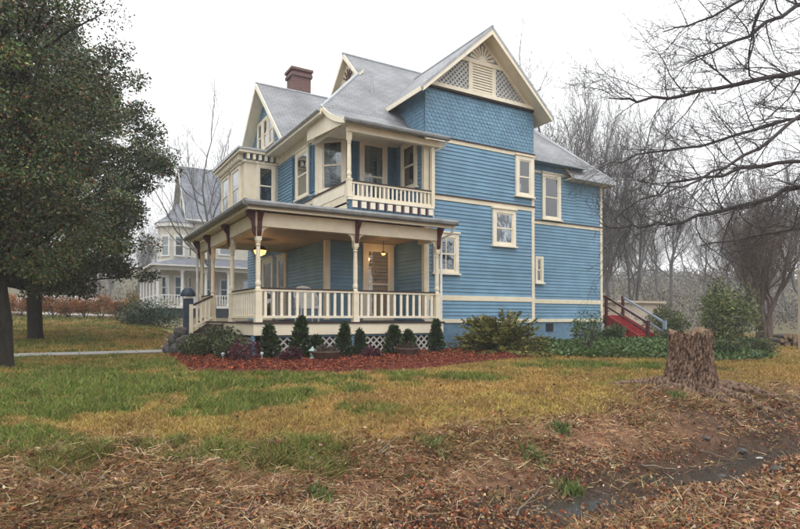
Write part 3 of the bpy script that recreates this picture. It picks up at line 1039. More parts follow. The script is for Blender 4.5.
# ---- gablet on the main hip
gz, gy = 9.80, 19.1
mb = MB().prism([(9.06, gy - 0.93, gz), (9.06, gy, 10.70), (9.06, gy + 0.93, gz)], (0.2, 0, 0))
gbl = mb.build('gablet', 'cream_paint', house)
for s in (-1, 1):
    mb = MB().prism([(8.84, gy, 10.80), (8.84, gy + s * 1.24, 9.56), (8.84, gy + s * 1.24, 9.42), (8.84, gy, 10.60)], (0.03, 0, 0))
    mb.build('rake_board', 'cream_light', gbl)
FGL = Frame((9.06, gy, 0), (0, -1, 0), (-1, 0, 0))
mb = MB()
for i in range(5):
    t = math.radians(30 + 30 * i)
    mb.beam(FGL.p(0.08 * math.cos(t), 9.83 + 0.08 * math.sin(t), 0.03), FGL.p(0.42 * math.cos(t), 9.83 + 0.42 * math.sin(t), 0.03), 0.05, 0.03, up=FGL.n)
tag(mb.build('sunburst', 'maroon_paint', gbl), kind='stuff')

# ---- front gable above the bay
mb = MB().prism([(6.94, 19.4, 7.03), (6.94, 25.0, 7.03), (6.94, 25.0, 7.45), (6.94, 22.2, 10.17), (6.94, 19.4, 7.45)], (0.25, 0, 0))
fgb = mb.build('gable', 'blue_paint', house)
FGF = Frame((6.94, 22.2, 0), (0, -1, 0), (-1, 0, 0))
fish_scales(FGF, -2.8, 2.8, 7.2, 10.1, inside=lambda a, b: b < 10.08 - abs(a) * 0.97, parent=fgb)
for k in range(3):
    window(FGF, -1.05 + k * 0.72, 7.75, 0.66, 1.25, fgb, casing=0.09, curtain=False, hood=False)
for s in (-1, 1):
    mb = MB().prism([(6.47, 22.2, 10.31), (6.47, 22.2 + s * 3.1, 10.31 - 3.1 * 0.97), (6.47, 22.2 + s * 3.1, 10.31 - 3.1 * 0.97 - 0.2), (6.47, 22.2, 10.08)], (0.035, 0, 0))
    mb.build('rake_board', 'cream_light', r_front)
    mb = MB().prism([(6.51, 22.2, 10.165), (6.51, 22.2 + s * 3.0, 10.165 - 2.91), (6.93, 22.2 + s * 3.0, 10.165 - 2.91), (6.93, 22.2, 10.165)], (0, 0, -0.03))
    mb.build('soffit', 'cream_paint', r_front)

# ---- chimney
ch = MB().box(8.05, 8.85, 22.3, 23.0, 8.5, 11.25).build('chimney', 'brick', house, uv=True)
MB().box(7.99, 8.91, 22.24, 23.06, 11.02, 11.16).build('chimney_cap', 'brick', ch, uv=True)
MB().box(7.97, 8.93, 22.22, 23.08, 11.25, 11.36).build('chimney_cap', 'brick', ch, uv=True)

# ridge caps and a vent pipe
for par, p0, p1 in ((r_main, (8.8, 19.1, 10.80), (13.75, 19.1, 10.80)), (r_front, (6.47, 22.2, 10.31), (9.8, 22.2, 10.31)), (r_wing, (RX, 13.92, RZ + 0.01), (RX, 18.6, RZ + 0.01)), (r_main, (6.47, 15.52, 7.2), (8.86, 17.91, 9.61)), (r_main, (17.53, 15.28, 6.96), (13.75, 19.06, 10.78)), (r_rear, (19.03, 15.24, 6.47), (15.9, 18.37, 9.78))):
    MB().tube([p0, p1], 0.05, 6).build('ridge_cap', 'gutter_metal', par)
MB().tube([(8.9, 16.9, 8.4), (8.9, 16.9, 9.15)], 0.05, 10).build('vent_pipe', 'gutter_metal', r_main)
# ------------------------------------------------------------------ porch (a part of the house; its posts, rails and balusters are sub-parts)
PX, PYF, PXR, PYB = 4.05, 13.6, 9.28, 20.08        # post lines
FLR = 0.90
mb = MB()
mb.prism([(PX - 0.18, PYF - 0.18, FLR), (PXR + 0.16, PYF - 0.18, FLR), (PXR + 0.16, 16.19, FLR), (6.93, 16.19, FLR), (6.93, PYB + 0.18, FLR), (PX - 0.18, PYB + 0.18, FLR)], (0, 0, -0.04))
porch = mb.build('porch', 'dark_brown', house)
def pbox(name, m, *b):
    return MB().box(*b).build(name, m, porch)
# skirt under the floor, lattice between blue piers
pbox('skirt', 'cream_paint', PX - 0.15, PXR + 0.12, PYF - 0.15, PYF - 0.11, 0.58, 0.857)
pbox('skirt', 'cream_paint', PX - 0.15, PX - 0.11, PYF - 0.10, PYB + 0.15, 0.58, 0.857)
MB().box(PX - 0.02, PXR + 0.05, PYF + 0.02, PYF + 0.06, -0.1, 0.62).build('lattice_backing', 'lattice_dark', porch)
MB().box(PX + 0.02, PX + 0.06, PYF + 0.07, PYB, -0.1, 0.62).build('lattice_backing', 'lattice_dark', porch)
FPF = Frame((PX, PYF - 0.06, 0), (1, 0, 0), (0, -1, 0))
FPL = Frame((PX - 0.06, PYB, 0), (0, -1, 0), (-1, 0, 0))
for a in (0, 2.615, 5.23):
    MB().fbox(FPF, a - 0.16, a + 0.16, -0.15, 0.60, -0.1, 0.04).build('pier', 'foundation_blue', porch)
for a in (1.63, 4.02, 6.42):
    MB().fbox(FPL, a - 0.16, a + 0.16, -0.15, 0.60, -0.1, 0.038).build('pier', 'foundation_blue', porch)
for a0, a1 in ((0.17, 2.45), (2.78, 5.06)):
    MB().fbox(FPF, a0, a1, 0.02, 0.10, -0.02, 0.02).build('lattice_rail', 'lattice_blue', porch)
    MB().fbox(FPF, a0, a1, 0.52, 0.598, -0.02, 0.02).build('lattice_rail', 'lattice_blue', porch)
    lattice(FPF, lambda a, b, a0=a0, a1=a1: a0 < a < a1 and 0.1 < b < 0.52, a0, a1, 0.1, 0.53, 0.19, 0.042, -0.012, 0.004, 'lattice_white', porch)
lattice(FPL, lambda a, b: 4.2 < a < 6.25 and 0.1 < b < 0.52, 4.2, 6.25, 0.1, 0.53, 0.19, 0.042, -0.012, 0.004, 'lattice_white', porch)

# turned posts
def post_mesh(h, s=0.075, base=0.80, top=0.34):
    mb = MB()
    mb.box(-s, s, -s, s, 0, base)
    mb.box(-s - 0.012, s + 0.012, -s - 0.012, s + 0.012, 0, 0.14)
    mb.box(-s - 0.010, s + 0.010, -s - 0.010, s + 0.010, base - 0.05, base - 0.001)
    L = h - base - top
    prof = [(0.062, 0), (0.070, 0.03), (0.050, 0.06), (0.066, 0.10), (0.072, 0.14), (0.056, 0.22), (0.060, L * 0.3), (0.060, L * 0.55), (0.052, L * 0.80), (0.046, L * 0.88), (0.066, L * 0.91), (0.048, L * 0.94), (0.070, L * 0.97), (0.062, L)]
    mb.lathe(prof, (0, 0, base), 14)
    mb.box(-s * 0.92, s * 0.92, -s * 0.92, s * 0.92, h - top, h)
    return mb.mesh('post', 'cream_paint')
pm = post_mesh(3.22 - FLR)
POSTS = [(PX, PYF), (PX + 2.615, PYF), (PXR, PYF), (PX, 16.06), (PX, 18.45), (PX, PYB)]
for x, y in POSTS:
    link('post', pm, porch, (x, y, FLR))
# beam and brackets
BM = MB()
pbox('beam', 'cream_paint', PX - 0.09, PXR + 0.09, PYF - 0.09, PYF + 0.09, 3.22, 3.56)
pbox('beam', 'cream_paint', PX - 0.088, PX + 0.09, PYF + 0.095, PYB + 0.09, 3.22, 3.56)
pbox('beam', 'cream_paint', PXR - 0.09, PXR + 0.088, PYF + 0.095, 14.48, 3.22, 3.56)
def bracket_mesh(ax, sg):
    pr = [(0.0, 0.17), (0.03, 0.17), (0.05, 0.25), (0.10, 0.30), (0.16, 0.32), (0.16, 0.345), (0.0, 0.345)]
    P = [((sg * a, -0.02, b) if ax == 'x' else (-0.02, sg * a, b)) for a, b in pr]
    if (ax == 'x') == (sg < 0): P = P[::-1]
    return MB().prism(P, (0, 0.04, 0) if ax == 'x' else (0.04, 0, 0)).mesh('bracket', 'cream_light')
BR = {(a, s): bracket_mesh(a, s) for a in 'xy' for s in (-1, 1)}
for x, y in POSTS:
    if y == PYF:
        if x < PXR - 0.1: link('bracket', BR['x', 1], porch, (x + 0.07, y, 2.875))
        if x > PX + 0.1: link('bracket', BR['x', -1], porch, (x - 0.07, y, 2.875))
    if x == PX:
        if y < PYB - 0.1: link('bracket', BR['y', 1], porch, (x, y + 0.07, 2.875))
        if y > PYF + 0.1: link('bracket', BR['y', -1], porch, (x, y - 0.07, 2.875))
    # maroon eave bracket over every post
    mb = MB()
    if y == PYF: mb.prism([(x - 0.05, y - 0.092, 3.62), (x - 0.05, y - 0.33, 3.62), (x - 0.05, y - 0.30, 3.52), (x - 0.05, y - 0.16, 3.34), (x - 0.05, y - 0.13, 3.08), (x - 0.05, y - 0.075, 2.98), (x - 0.05, y - 0.075, 3.2), (x - 0.05, y - 0.092, 3.2)], (0.10, 0, 0))
    if x == PX: mb.prism([(x - 0.092, y - 0.049, 3.62), (x - 0.33, y - 0.049, 3.62), (x - 0.30, y - 0.049, 3.52), (x - 0.16, y - 0.049, 3.34), (x - 0.13, y - 0.049, 3.08), (x - 0.075, y - 0.049, 2.98), (x - 0.075, y - 0.049, 3.2), (x - 0.092, y - 0.049, 3.2)][::-1], (0, 0.098, 0))
    mb.build('eave_bracket', 'maroon_paint', porch)
# ceiling boards
mb = MB()
nb = 22
for i in range(nb):
    y0 = 13.7 + i * (16.19 - 13.7) / nb
    mb.box(4.15, 9.44 if y0 > 14.5 else 9.18, y0, y0 + (16.19 - 13.7) / nb - 0.008, 3.40, 3.43)
for i in range(26):
    x0 = 4.15 + i * (6.93 - 4.15) / 26
    mb.box(x0, x0 + (6.93 - 4.15) / 26 - 0.008, 16.2, PYB, 3.40, 3.43)
mb.box(4.15, 9.44, 14.55, 16.19, 3.435, 3.45); mb.box(4.15, 9.18, 13.7, 14.54, 3.435, 3.45); mb.box(4.15, 6.93, 16.2, PYB, 3.435, 3.45)
tag(mb.build('porch_ceiling', 'tan_ceiling', porch), kind='stuff')
# porch roof
ZE, SL = 3.78, 0.13
zr = lambda d: ZE + SL * d
rp = MB()
rp.prism([(3.65, 13.2, ZE), (9.62, 13.2, ZE), (9.62, 14.3, zr(1.1)), (6.80, 14.3, zr(1.1)), (6.80, 16.35, zr(3.15))], (0, 0, -0.10), 0, 1)
rp.prism([(3.65, 13.2, ZE), (6.80, 16.35, zr(3.15)), (6.93, 16.48, zr(3.28)), (6.93, 20.45, zr(3.28)), (3.65, 20.45, ZE)], (0, 0, -0.10), 0, 1)
pr_ = rp.build('porch_roof', ['roof_slate', 'cream_paint'], house, uv=True)
MB().box(3.68, 9.58, 13.22, 13.26, 3.56, 3.675).build('fascia', 'cream_light', pr_)
MB().box(3.68, 3.72, 13.265, 20.40, 3.56, 3.675).build('fascia', 'cream_light', pr_)
MB().box(3.725, 9.56, 13.265, 13.55, 3.60, 3.63).build('soffit', 'cream_paint', pr_)
MB().box(3.725, 4.0, 13.555, 20.38, 3.60, 3.63).build('soffit', 'cream_paint', pr_)
gutter((3.58, 13.155, 3.70), (9.68, 13.145, 3.71), 0.085, pr_, 'old_gutter')
gutter((3.605, 13.1, 3.70), (3.595, 20.48, 3.71), 0.085, pr_, 'old_gutter')
# downspouts
MB().tube([(9.60, 13.16, 3.66), (9.58, 13.3, 3.42), (9.44, 13.62, 3.30), (9.44, 13.62, 0.1)], 0.042, 8).build('downspout', 'white_metal', pr_)
MB().tube([(3.62, 20.40, 3.66), (3.75, 20.30, 3.42), (3.92, 20.22, 3.30), (3.92, 20.22, 0.1)], 0.042, 8).build('downspout', 'white_metal', pr_)
MB().tube([(9.90, 13.96, 6.36), (9.9, 14.1, 6.2), (9.66, 14.36, 6.05), (9.66, 14.38, 4.0)], 0.040, 8).build('downspout', 'white_metal', r_balc)

# railings
bal_m = MB().box(-0.034, 0.034, -0.016, 0.016, 0, 0.60).mesh('baluster', 'cream_light')
bal_my = MB().box(-0.016, 0.016, -0.034, 0.034, 0, 0.60).mesh('baluster', 'cream_light')
def rail_x(x0, x1, y, z, h, pitch, me, parent, top='dark_brown', cap=0.05):
    MB().box(x0, x1, y - 0.035, y + 0.035, z + h + 0.06, z + h + 0.11).build('handrail', 'cream_paint', parent)
    MB().box(x0, x1, y - cap, y + cap, z + h + 0.11, z + h + 0.145).build('rail_cap', top, parent)
    MB().box(x0, x1, y - 0.035, y + 0.035, z, z + 0.06).build('bottom_rail', 'cream_paint', parent)
    n = int((x1 - x0) / pitch)
    for i in range(n):
        link('baluster', me, parent, (x0 + (i + 0.5) * (x1 - x0) / n, y, z + 0.06))
def rail_y(y0, y1, x, z, h, pitch, me, parent, top='dark_brown', cap=0.05):
    MB().box(x - 0.035, x + 0.035, y0, y1, z + h + 0.06, z + h + 0.11).build('handrail', 'cream_paint', parent)
    MB().box(x - cap, x + cap, y0, y1, z + h + 0.11, z + h + 0.145).build('rail_cap', top, parent)
    MB().box(x - 0.035, x + 0.035, y0, y1, z, z + 0.06).build('bottom_rail', 'cream_paint', parent)
    n = int((y1 - y0) / pitch)
    for i in range(n):
        link('baluster', me, parent, (x, y0 + (i + 0.5) * (y1 - y0) / n, z + 0.06))
rail_x(PX + 0.08, PX + 2.535, PYF, 1.00, 0.60, 0.198, bal_m, porch)
rail_x(PX + 2.695, PXR - 0.08, PYF, 1.00, 0.60, 0.198, bal_m, porch)
rail_y(PYF + 0.08, 15.98, PX, 1.00, 0.60, 0.198, bal_my, porch)
rail_y(18.53, 20.0, PX, 1.00, 0.60, 0.198, bal_my, porch)

# front steps, a short handrail on the far side
stp = MB().box(PX - 0.178, PX - 0.175, 16.36, 18.2, 0.0, 0.82).build('riser', 'dark_wood', porch)
for i in range(4):
    x1 = PX - 0.18 - i * 0.27
    MB().box(x1 - 0.29, x1, 16.35, 18.2, FLR - 0.045 - (i + 1) * 0.18, FLR - (i + 1) * 0.18).build('tread', 'dark_wood', porch)
    MB().box(x1 - 0.27, x1 - 0.25, 16.36, 18.19, FLR - (i + 2) * 0.18, FLR - 0.046 - (i + 1) * 0.18).build('riser', 'dark_wood', porch)
for y in (16.30, 18.205):
    MB().prism([(PX - 0.185, y, 0.86), (PX - 0.185, y, 0.40), (PX - 1.0, y, -0.08), (PX - 1.32, y, -0.08), (PX - 1.32, y, 0.12)], (0, 0.045, 0)).build('stringer', 'dark_wood', porch)
y = 18.24
MB().box(PX - 0.74, PX - 0.64, y - 0.05, y + 0.05, 0.3, 1.42).build('newel_post', 'cream_paint', porch)
MB().beam((PX - 0.05, y, 1.68), (PX - 0.72, y, 1.36), 0.07, 0.06).build('handrail', 'dark_brown', porch)
MB().beam((PX - 0.05, y, 1.02), (PX - 0.72, y, 0.70), 0.05, 0.05).build('bottom_rail', 'cream_paint', porch)
for i in range(4):
    t = (i + 0.8) / 5
    x, z = PX - 0.05 - 0.62 * t, 1.04 - 0.30 * t
    MB().box(x - 0.03, x + 0.03, y - 0.014, y + 0.014, z, z + 0.60).build('baluster', 'cream_light', porch)

# balcony over the porch
BX0, BX1, BY = 6.82, 9.62, 14.32
balc = MB().box(BX0 - 0.05, 9.44, BY - 0.02, 16.18, 4.18, 4.24).build('balcony', 'floor_grey', house)
MB().box(BX0 - 0.02, BX1, BY - 0.03, BY + 0.05, 4.0, 4.30).build('band', 'shutter_blue', balc)
MB().box(BX0 - 0.06, BX1 + 0.02, BY - 0.07, BY + 0.06, 4.302, 4.37).build('belt_board', 'cream_light', balc)
MB().box(BX0 - 0.05, BX0 + 0.03, BY + 0.07, 17.0, 3.9, 4.37).build('belt_board', 'cream_paint', balc)
dm, dm2 = MB().box(-0.075, 0.075, -0.05, 0, 0, 0.18).mesh('dentil', 'cream_light'), MB().box(-0.02, 0.02, -0.035, 0, 0, 0.24).mesh('dentil', 'maroon_paint')
for i in range(10):
    link('dentil', dm, balc, (BX0 + 0.15 + i * 0.282, BY - 0.031, 4.09))
    if i < 9: link('dentil', dm2, balc, (BX0 + 0.15 + (i + 0.5) * 0.282, BY - 0.031, 4.05))
bb = MB().box(-0.026, 0.026, -0.014, 0.014, 0, 0.335).mesh('baluster', 'cream_light')
rail_x(BX0 + 0.07, BX1 - 0.07, BY, 4.372, 0.335, 0.135, bb, balc)
MB().box(BX0 - 0.03, BX0 + 0.03, BY + 0.07, 16.95, 4.372, 4.80).build('side_panel', 'cream_paint', balc)
MB().box(BX0 - 0.045, BX0 - 0.031, BY + 0.20, 16.80, 4.46, 4.72).build('side_panel', 'cream_light', balc)
MB().box(BX0 - 0.055, BX0 + 0.055, BY + 0.07, 16.95, 4.802, 4.85).build('rail_cap', 'dark_brown', balc)
bp_ = post_mesh(6.18 - 4.37, 0.065, 0.52, 0.2)
link('post', bp_, balc, (BX0, BY, 4.372))
MB().box(BX1 - 0.06, BX1 + 0.05, BY - 0.05, BY + 0.06, 4.372, 6.18).build('post', 'cream_paint', balc)

# lit lamps under the porch ceiling
def porch_lamp(x, y, z, s, label, glow, watt):
    t = thing('porch_lamp', label, 'lamp', (x, y, z))
    MB().tube([(x, y, z + 0.18 * s), (x, y, 3.40)], 0.012, 6).build('lamp_rod', 'dark_brown', t)
    MB().lathe([(0.02 * s, 0.20 * s), (0.10 * s, 0.16 * s), (0.17 * s, 0.09 * s), (0.17 * s, 0.07 * s)][::-1], (x, y, z), 16).build('lamp_cap', 'dark_brown', t)
    MB().lathe([(0.03 * s, -0.06 * s), (0.12 * s, -0.02 * s), (0.155 * s, 0.065 * s)], (x, y, z), 16).build('lamp_shade', glow, t, smooth=True)
    l = bpy.data.lights.new('bulb', 'POINT')
    l.energy = watt
    l.color = (1.0, 0.56, 0.22)
    l.shadow_soft_size = 0.08
    o = link('bulb', l, t, (x, y, z - 0.16 * s))
    return t
porch_lamp(5.15, 17.1, 2.98, 1.25, 'glowing amber lamp hanging under the porch ceiling by the front steps', 'lamp_glow', 10)
porch_lamp(8.62, 15.6, 3.0, 0.5, 'small lit lamp under the porch ceiling before the glazed door', 'small_glow', 5)

# wicker chair behind the railing
wc = thing('wicker_chair', 'white wicker armchair with rounded back standing behind the porch railing', 'chair', (5.75, 14.75, FLR))
cx, cy_, cz = 5.75, 14.75, FLR
MB().box(cx - 0.28, cx + 0.28, cy_ - 0.27, cy_ + 0.25, cz + 0.36, cz + 0.44).build('seat', 'wicker', wc)
for dx in (-0.25, 0.25):
    for dy in (-0.23, 0.21):
        MB().tube([(cx + dx, cy_ + dy, cz), (cx + dx, cy_ + dy, cz + 0.36)], 0.022, 7).build('leg', 'wicker', wc)
mb = MB()
arc = []
for i in range(13):
    t = math.radians(-10 + i * 200 / 12)
    arc.append((cx + 0.33 * math.cos(t), cy_ + 0.05 + 0.27 * math.sin(t), 0.62 + 0.36 * max(0, math.sin(t)) ** 0.8))
for i in range(12):
    (x0, y0, z0), (x1, y1, z1) = arc[i], arc[i + 1]
    mb._add([(x0, y0, cz + 0.42), (x1, y1, cz + 0.42), (x1, y1, cz + z1), (x0, y0, cz + z0), (x0 * 0.94 + cx * 0.06, y0 * 0.94 + cy_ * 0.06, cz + 0.42), (x1 * 0.94 + cx * 0.06, y1 * 0.94 + cy_ * 0.06, cz + 0.42), (x1 * 0.94 + cx * 0.06, y1 * 0.94 + cy_ * 0.06, cz + z1), (x0 * 0.94 + cx * 0.06, y0 * 0.94 + cy_ * 0.06, cz + z0)], MB.HEX)
mb.build('backrest', 'wicker', wc)
MB().tube([(x, y, cz + z) for x, y, z in arc], 0.028, 8).build('rim', 'wicker', wc)

# ---- red back stairs coming down from a small deck behind the far corner
stair = thing('back_stairs', 'red painted wooden stairs with handrails climbing to the far corner of the house', 'stairs', (21.0, 16.0, 0))
zl, xl, xr_, yt = 1.12, 20.45, 21.6, 16.9
MB().box(18.76, 21.7, yt, 19.6, zl - 0.08, zl).build('deck', 'red_paint', stair)
MB().box(18.8, 20.44, yt + 0.03, yt + 0.06, zl - 0.30, zl - 0.081).build('skirt', 'maroon_paint', stair)
MB().box(18.8, 20.40, yt + 0.07, yt + 0.10, -0.1, zl - 0.301).build('skirt', 'white_metal', stair)
nst = 7
for i in range(nst):
    z1, yy = zl - (i + 1) * 0.16, yt - i * 0.29
    MB().box(xl + 0.04, xr_ - 0.04, yy - 0.32, yy, z1 - 0.04, z1).build('tread', 'red_paint', stair)
    MB().box(xl + 0.04, xr_ - 0.04, yy - 0.02, yy - 0.001, z1 + 0.001, z1 + (0.079 if i == 0 else 0.119)).build('riser', 'red_paint', stair)
for x in (xl, xr_ - 0.04):
    rm = 'maroon_paint' if x < 21 else 'rail_blue'
    MB().prism([(x, yt + 0.1, zl + 0.02), (x, yt - 0.1, zl + 0.02), (x, yt - 2.2, 0.0), (x, yt - 1.8, -0.05), (x, yt + 0.1, zl - 0.35)], (0.04, 0, 0)).build('stringer', 'red_paint', stair)
    MB().box(x - 0.03, x + 0.07, yt - 0.09, yt + 0.01, 0.0, zl + 0.86).build('rail_post', 'maroon_paint', stair)
    MB().beam((x + 0.02, yt, zl + 0.83), (x + 0.02, yt - 2.1, 0.80), 0.07, 0.08).build('handrail', rm, stair)
    MB().beam((x + 0.02, yt, zl + 0.42), (x + 0.02, yt - 2.1, 0.40), 0.04, 0.06).build('rail', rm, stair)
    MB().box(x - 0.04, x + 0.08, yt - 2.16, yt - 2.04, -0.1, 0.90).build('newel_post', rm, stair)
MB().box(18.8, xl, yt - 0.04, yt + 0.04, zl + 0.78, zl + 0.86).build('handrail', 'dark_brown', stair)
MB().box(18.8, xl, yt - 0.02, yt + 0.02, zl + 0.38, zl + 0.44).build('rail', 'maroon_paint', stair)
MB().box(19.5, 19.6, yt - 0.04, yt + 0.06, 0.0, zl + 0.77).build('rail_post', 'maroon_paint', stair)
# ------------------------------------------------------------------ plants
class Tubes:
    """branches as tapering tubes, gathered with numpy-friendly lists"""
    def __init__(self):
        self.v, self.f = [], []
    def add(self, pts, rad, sides):
        k = len(self.v)
        n = len(pts)
        ref = Vector((0.37, 0.21, 0.9))
        for i, p in enumerate(pts):
            d = pts[min(i + 1, n - 1)] - pts[max(i - 1, 0)]
            a = d.cross(ref)
            if a.length < 1e-4: a = Vector((1, 0, 0))
            a.normalize()
            b = d.cross(a).normalized()
            for j in range(sides):
                t = 6.28318 * j / sides
                q = p + (a * math.cos(t) + b * math.sin(t)) * rad[i]
                self.v.append((q.x, q.y, q.z))
        for i in range(n - 1):
            for j in range(sides):
                j2 = (j + 1) % sides
                self.f.append((k + i * sides + j, k + i * sides + j2, k + (i + 1) * sides + j2, k + (i + 1) * sides + j))
    def mesh(self, name, m):
        me = fast_mesh(name, np.array(self.v), np.array(self.f), None, m)
        me.polygons.foreach_set('use_smooth', np.ones(len(me.polygons), dtype=bool))
        return me

def rdir(rng, d, ang):
    """a direction ang away from d"""
    a = d.orthogonal().normalized()
    a.rotate(Matrix.Rotation(rng.uniform(0, 6.283), 3, d))
    return (d * math.cos(ang) + a * math.sin(ang)).normalized()

def grow(T, rng, p, d, L, r, lev, maxlev, up=0.12, wig=0.16, kids=(5, 5, 4, 4), ang=(0.55, 0.95), tips=None, lvl_T=None, rmin=0.004):
    segs = max(3, 7 - lev * 1)
    pts, rad = [p.copy()], [r]
    q, dd = p.copy(), d.copy()
    for i in range(segs):
        dd = (dd + Vector((rng.gauss(0, wig), rng.gauss(0, wig), rng.gauss(0, wig) + up * (0.5 if lev == 0 else 1)))).normalized()
        q = q + dd * (L / segs)
        pts.append(q.copy())
        rad.append(r * (1 - 0.62 * (i + 1) / segs) if lev < maxlev else r * (1 - 0.8 * (i + 1) / segs))
    tt = (lvl_T or {}).get(lev, T)
    tt.add(pts, rad, 9 if lev == 0 else 6 if lev == 1 else 4 if lev == 2 else 3)
    if lev >= maxlev:
        if tips is not None: tips.append((pts[-1], dd))
        return
    n = kids[min(lev, len(kids) - 1)]
    for k in range(n):
        t = (0.38 if lev == 0 else 0.22) + (0.95 - (0.38 if lev == 0 else 0.22)) * (k + rng.random()) / n
        i = min(int(t * segs), segs - 1)
        fr = t * segs - i
        pp = pts[i].lerp(pts[i + 1], fr)
        pd = (pts[i + 1] - pts[i]).normalized()
        cd = rdir(rng, pd, rng.uniform(*ang))
        cl = L * rng.uniform(0.45, 0.72) * (1.15 - 0.5 * t)
        cr = max(rad[i] * rng.uniform(0.42, 0.62), rmin)
        grow(T, rng, pp, cd, cl, cr, lev + 1, maxlev, up, wig, kids, ang, tips, lvl_T, rmin)
    grow(T, rng, pts[-1], dd, L * 0.55, rad[-1], lev + 1, maxlev, up, wig, kids, ang, tips, lvl_T, rmin)

def bare_tree_proto(seed, h, r, kids, maxlev, up=0.14, wig=0.13, m='bark_far', ang=(0.45, 0.9), lean=0.0, stems=1, rmin=0.009):
    rng = random.Random(seed)
    T0, T1 = Tubes(), Tubes()
    for s in range(stems):
        d = Vector((rng.gauss(0, 0.06 + lean), rng.gauss(0, 0.06 + lean), 1)).normalized()
        o = Vector((rng.gauss(0, 0.15), rng.gauss(0, 0.15), -0.15)) if stems > 1 else Vector((0, 0, -0.15))
        grow(T1, rng, o, d, h * 0.55, r, 0, maxlev, up, wig, kids, ang, None, {0: T0}, rmin)
    return T0.mesh('trunk', m), T1.mesh('crown', m)

def place_tree(meshes, name, label, cat, x, y, sc, rot, group=None, z=None):
    t = thing(name, label, cat, (x, y, tz(x, y) if z is None else z), group, rot)
    t.scale = (sc, sc, sc)
    for nm, me in zip(('trunk', 'crown'), meshes):
        link(nm, me, t, None, local=True)
    return t

PROTO = [bare_tree_proto(21, 19, 0.17, (8, 5, 5, 4), 4), bare_tree_proto(22, 21, 0.18, (9, 5, 5, 4), 4, up=0.2, ang=(0.35, 0.75)),
         bare_tree_proto(23, 16, 0.15, (8, 6, 5, 4), 4, wig=0.17), bare_tree_proto(24, 20, 0.16, (10, 5, 5, 4), 4, up=0.18)]
rt = random.Random(77)
# the misty wood right of the house and behind it
spots = []
for i in range(58):
    spots.append((rt.uniform(560, 930), 46 + 80 * rt.random() ** 1.1, 'bare grey tree standing in the misty wood beyond the red stairs', 'trees of the misty wood beyond the red stairs'))
for i in range(6):
    spots.append((rt.uniform(522, 650), rt.uniform(38, 58), 'bare tree rising behind the steep rear roofs of the blue house', 'bare trees behind the blue house'))
for i in range(8):
    spots.append((rt.uniform(190, 232), rt.uniform(60, 80), 'slender bare tree standing between the blue house and the pale house', 'bare trees between the two houses'))
for i in range(40):
    spots.append((rt.uniform(-140, 180), rt.uniform(70, 140), 'bare grey tree in the mist beyond the rust coloured hedge', 'misty trees beyond the hedge'))
for i, (u, d, lab, grp) in enumerate(spots):
    x, y, z = at(u, d=d)
    if 2 < x < 22 and 12 < y < 30: continue
    if 4 < x < 20 and 43 < y < 60: continue
    place_tree(PROTO[i % 4], 'bare_tree', lab, 'tree', x, y, rt.uniform(0.65, 1.05) * (0.75 if 'mist beyond' in lab else 1.25 if 'rear roofs' in lab else 1), rt.uniform(0, 6.28), grp, z)
x, y, z = at(213, d=34)
place_tree(PROTO[0], 'bare_tree', 'slender bare tree standing between the blue house and the pale house', 'tree', x, y, 0.80, 2.2, 'bare trees between the two houses', z)

for u_, d_, s_, r_, k_ in ((530, 42, 1.25, 0.4, 2), (585, 46, 1.2, 1.2, 1)):
    x, y, z = at(u_, d=d_)
    place_tree(PROTO[k_], 'bare_tree', 'bare tree rising behind the steep rear roofs of the blue house', 'tree', x, y, s_, r_, 'bare trees behind the blue house', z)

# many-stemmed crape myrtle by the drive
x, y, z = at(766, d=27)
place_tree(bare_tree_proto(41, 7.5, 0.14, (5, 5, 4, 4), 4, up=0.10, wig=0.13, m='bark_myrtle', lean=0.22, stems=6, ang=(0.35, 0.8)), 'myrtle_tree', 'many-stemmed bare tree with smooth brown trunks beside the log pile', 'tree', x, y, 1.0, 0.6, None, z)

# large tree at the right edge whose limbs reach over the lawn
lt = random.Random(13)
ox, oy, oz = at(985, d=13.5)
big = thing('overhanging_tree', 'large dark tree whose long bare limbs reach in over the lawn towards the house', 'tree', (ox, oy, oz))
T0, T1 = Tubes(), Tubes()
TP = [Vector((ox, oy, oz - 0.3)), Vector((ox - 0.05, oy, 1.5)), Vector((ox + 0.05, oy + 0.1, 3.5)), Vector((ox, oy, 6.0)), Vector((ox - 0.2, oy + 0.2, 9.0)), Vector((ox, oy, 12.0)), Vector((ox + 0.1, oy, 14.5))]
T0.add(TP, [0.55, 0.42, 0.36, 0.30, 0.22, 0.14, 0.05], 12)
def pix(u, v, d):
    t = (u - 400) / 569.0
    return Vector((d * (SY + CY_ * t), d * (CY_ - SY * t), zat(v, d)))
LIMBS = [[(975, 120, 13.5), (860, 60, 13.0), (770, 75, 12.5), (700, 92, 12.2), (640, 99, 12.0), (610, 97, 12.0)],
         [(975, 30, 13.5), (890, -20, 12.8), (800, 5, 12.2), (735, 40, 12), (690, 60, 12)],
         [(975, 180, 13.5), (870, 110, 13.3), (790, 118, 13.2), (720, 140, 13), (650, 152, 13), (600, 168, 13)],
         [(975, 215, 13.5), (880, 175, 13), (800, 188, 12.6), (740, 205, 12.4), (680, 222, 12.4), (640, 226, 12.6), (600, 222, 12.8)],
         [(975, 90, 13.5), (900, 60, 12.0), (830, 95, 11.2), (760, 150, 11.0), (700, 178, 11), (650, 196, 11.2)],
         [(975, -60, 13.5), (880, -80, 13), (780, -30, 12.4), (715, 15, 12.2), (665, 30, 12.2)],
         [(975, 150, 13.5), (880, 150, 12.4), (820, 160, 12), (740, 168, 11.8), (672, 185, 11.8), (615, 218, 12)],
         [(975, -120, 13.5), (870, -110, 12.6), (790, -40, 12), (760, 10, 11.8), (745, 70, 11.8)],
         [(975, 200, 14), (890, 210, 14.5), (810, 228, 14.8), (750, 236, 15), (700, 246, 15)]]
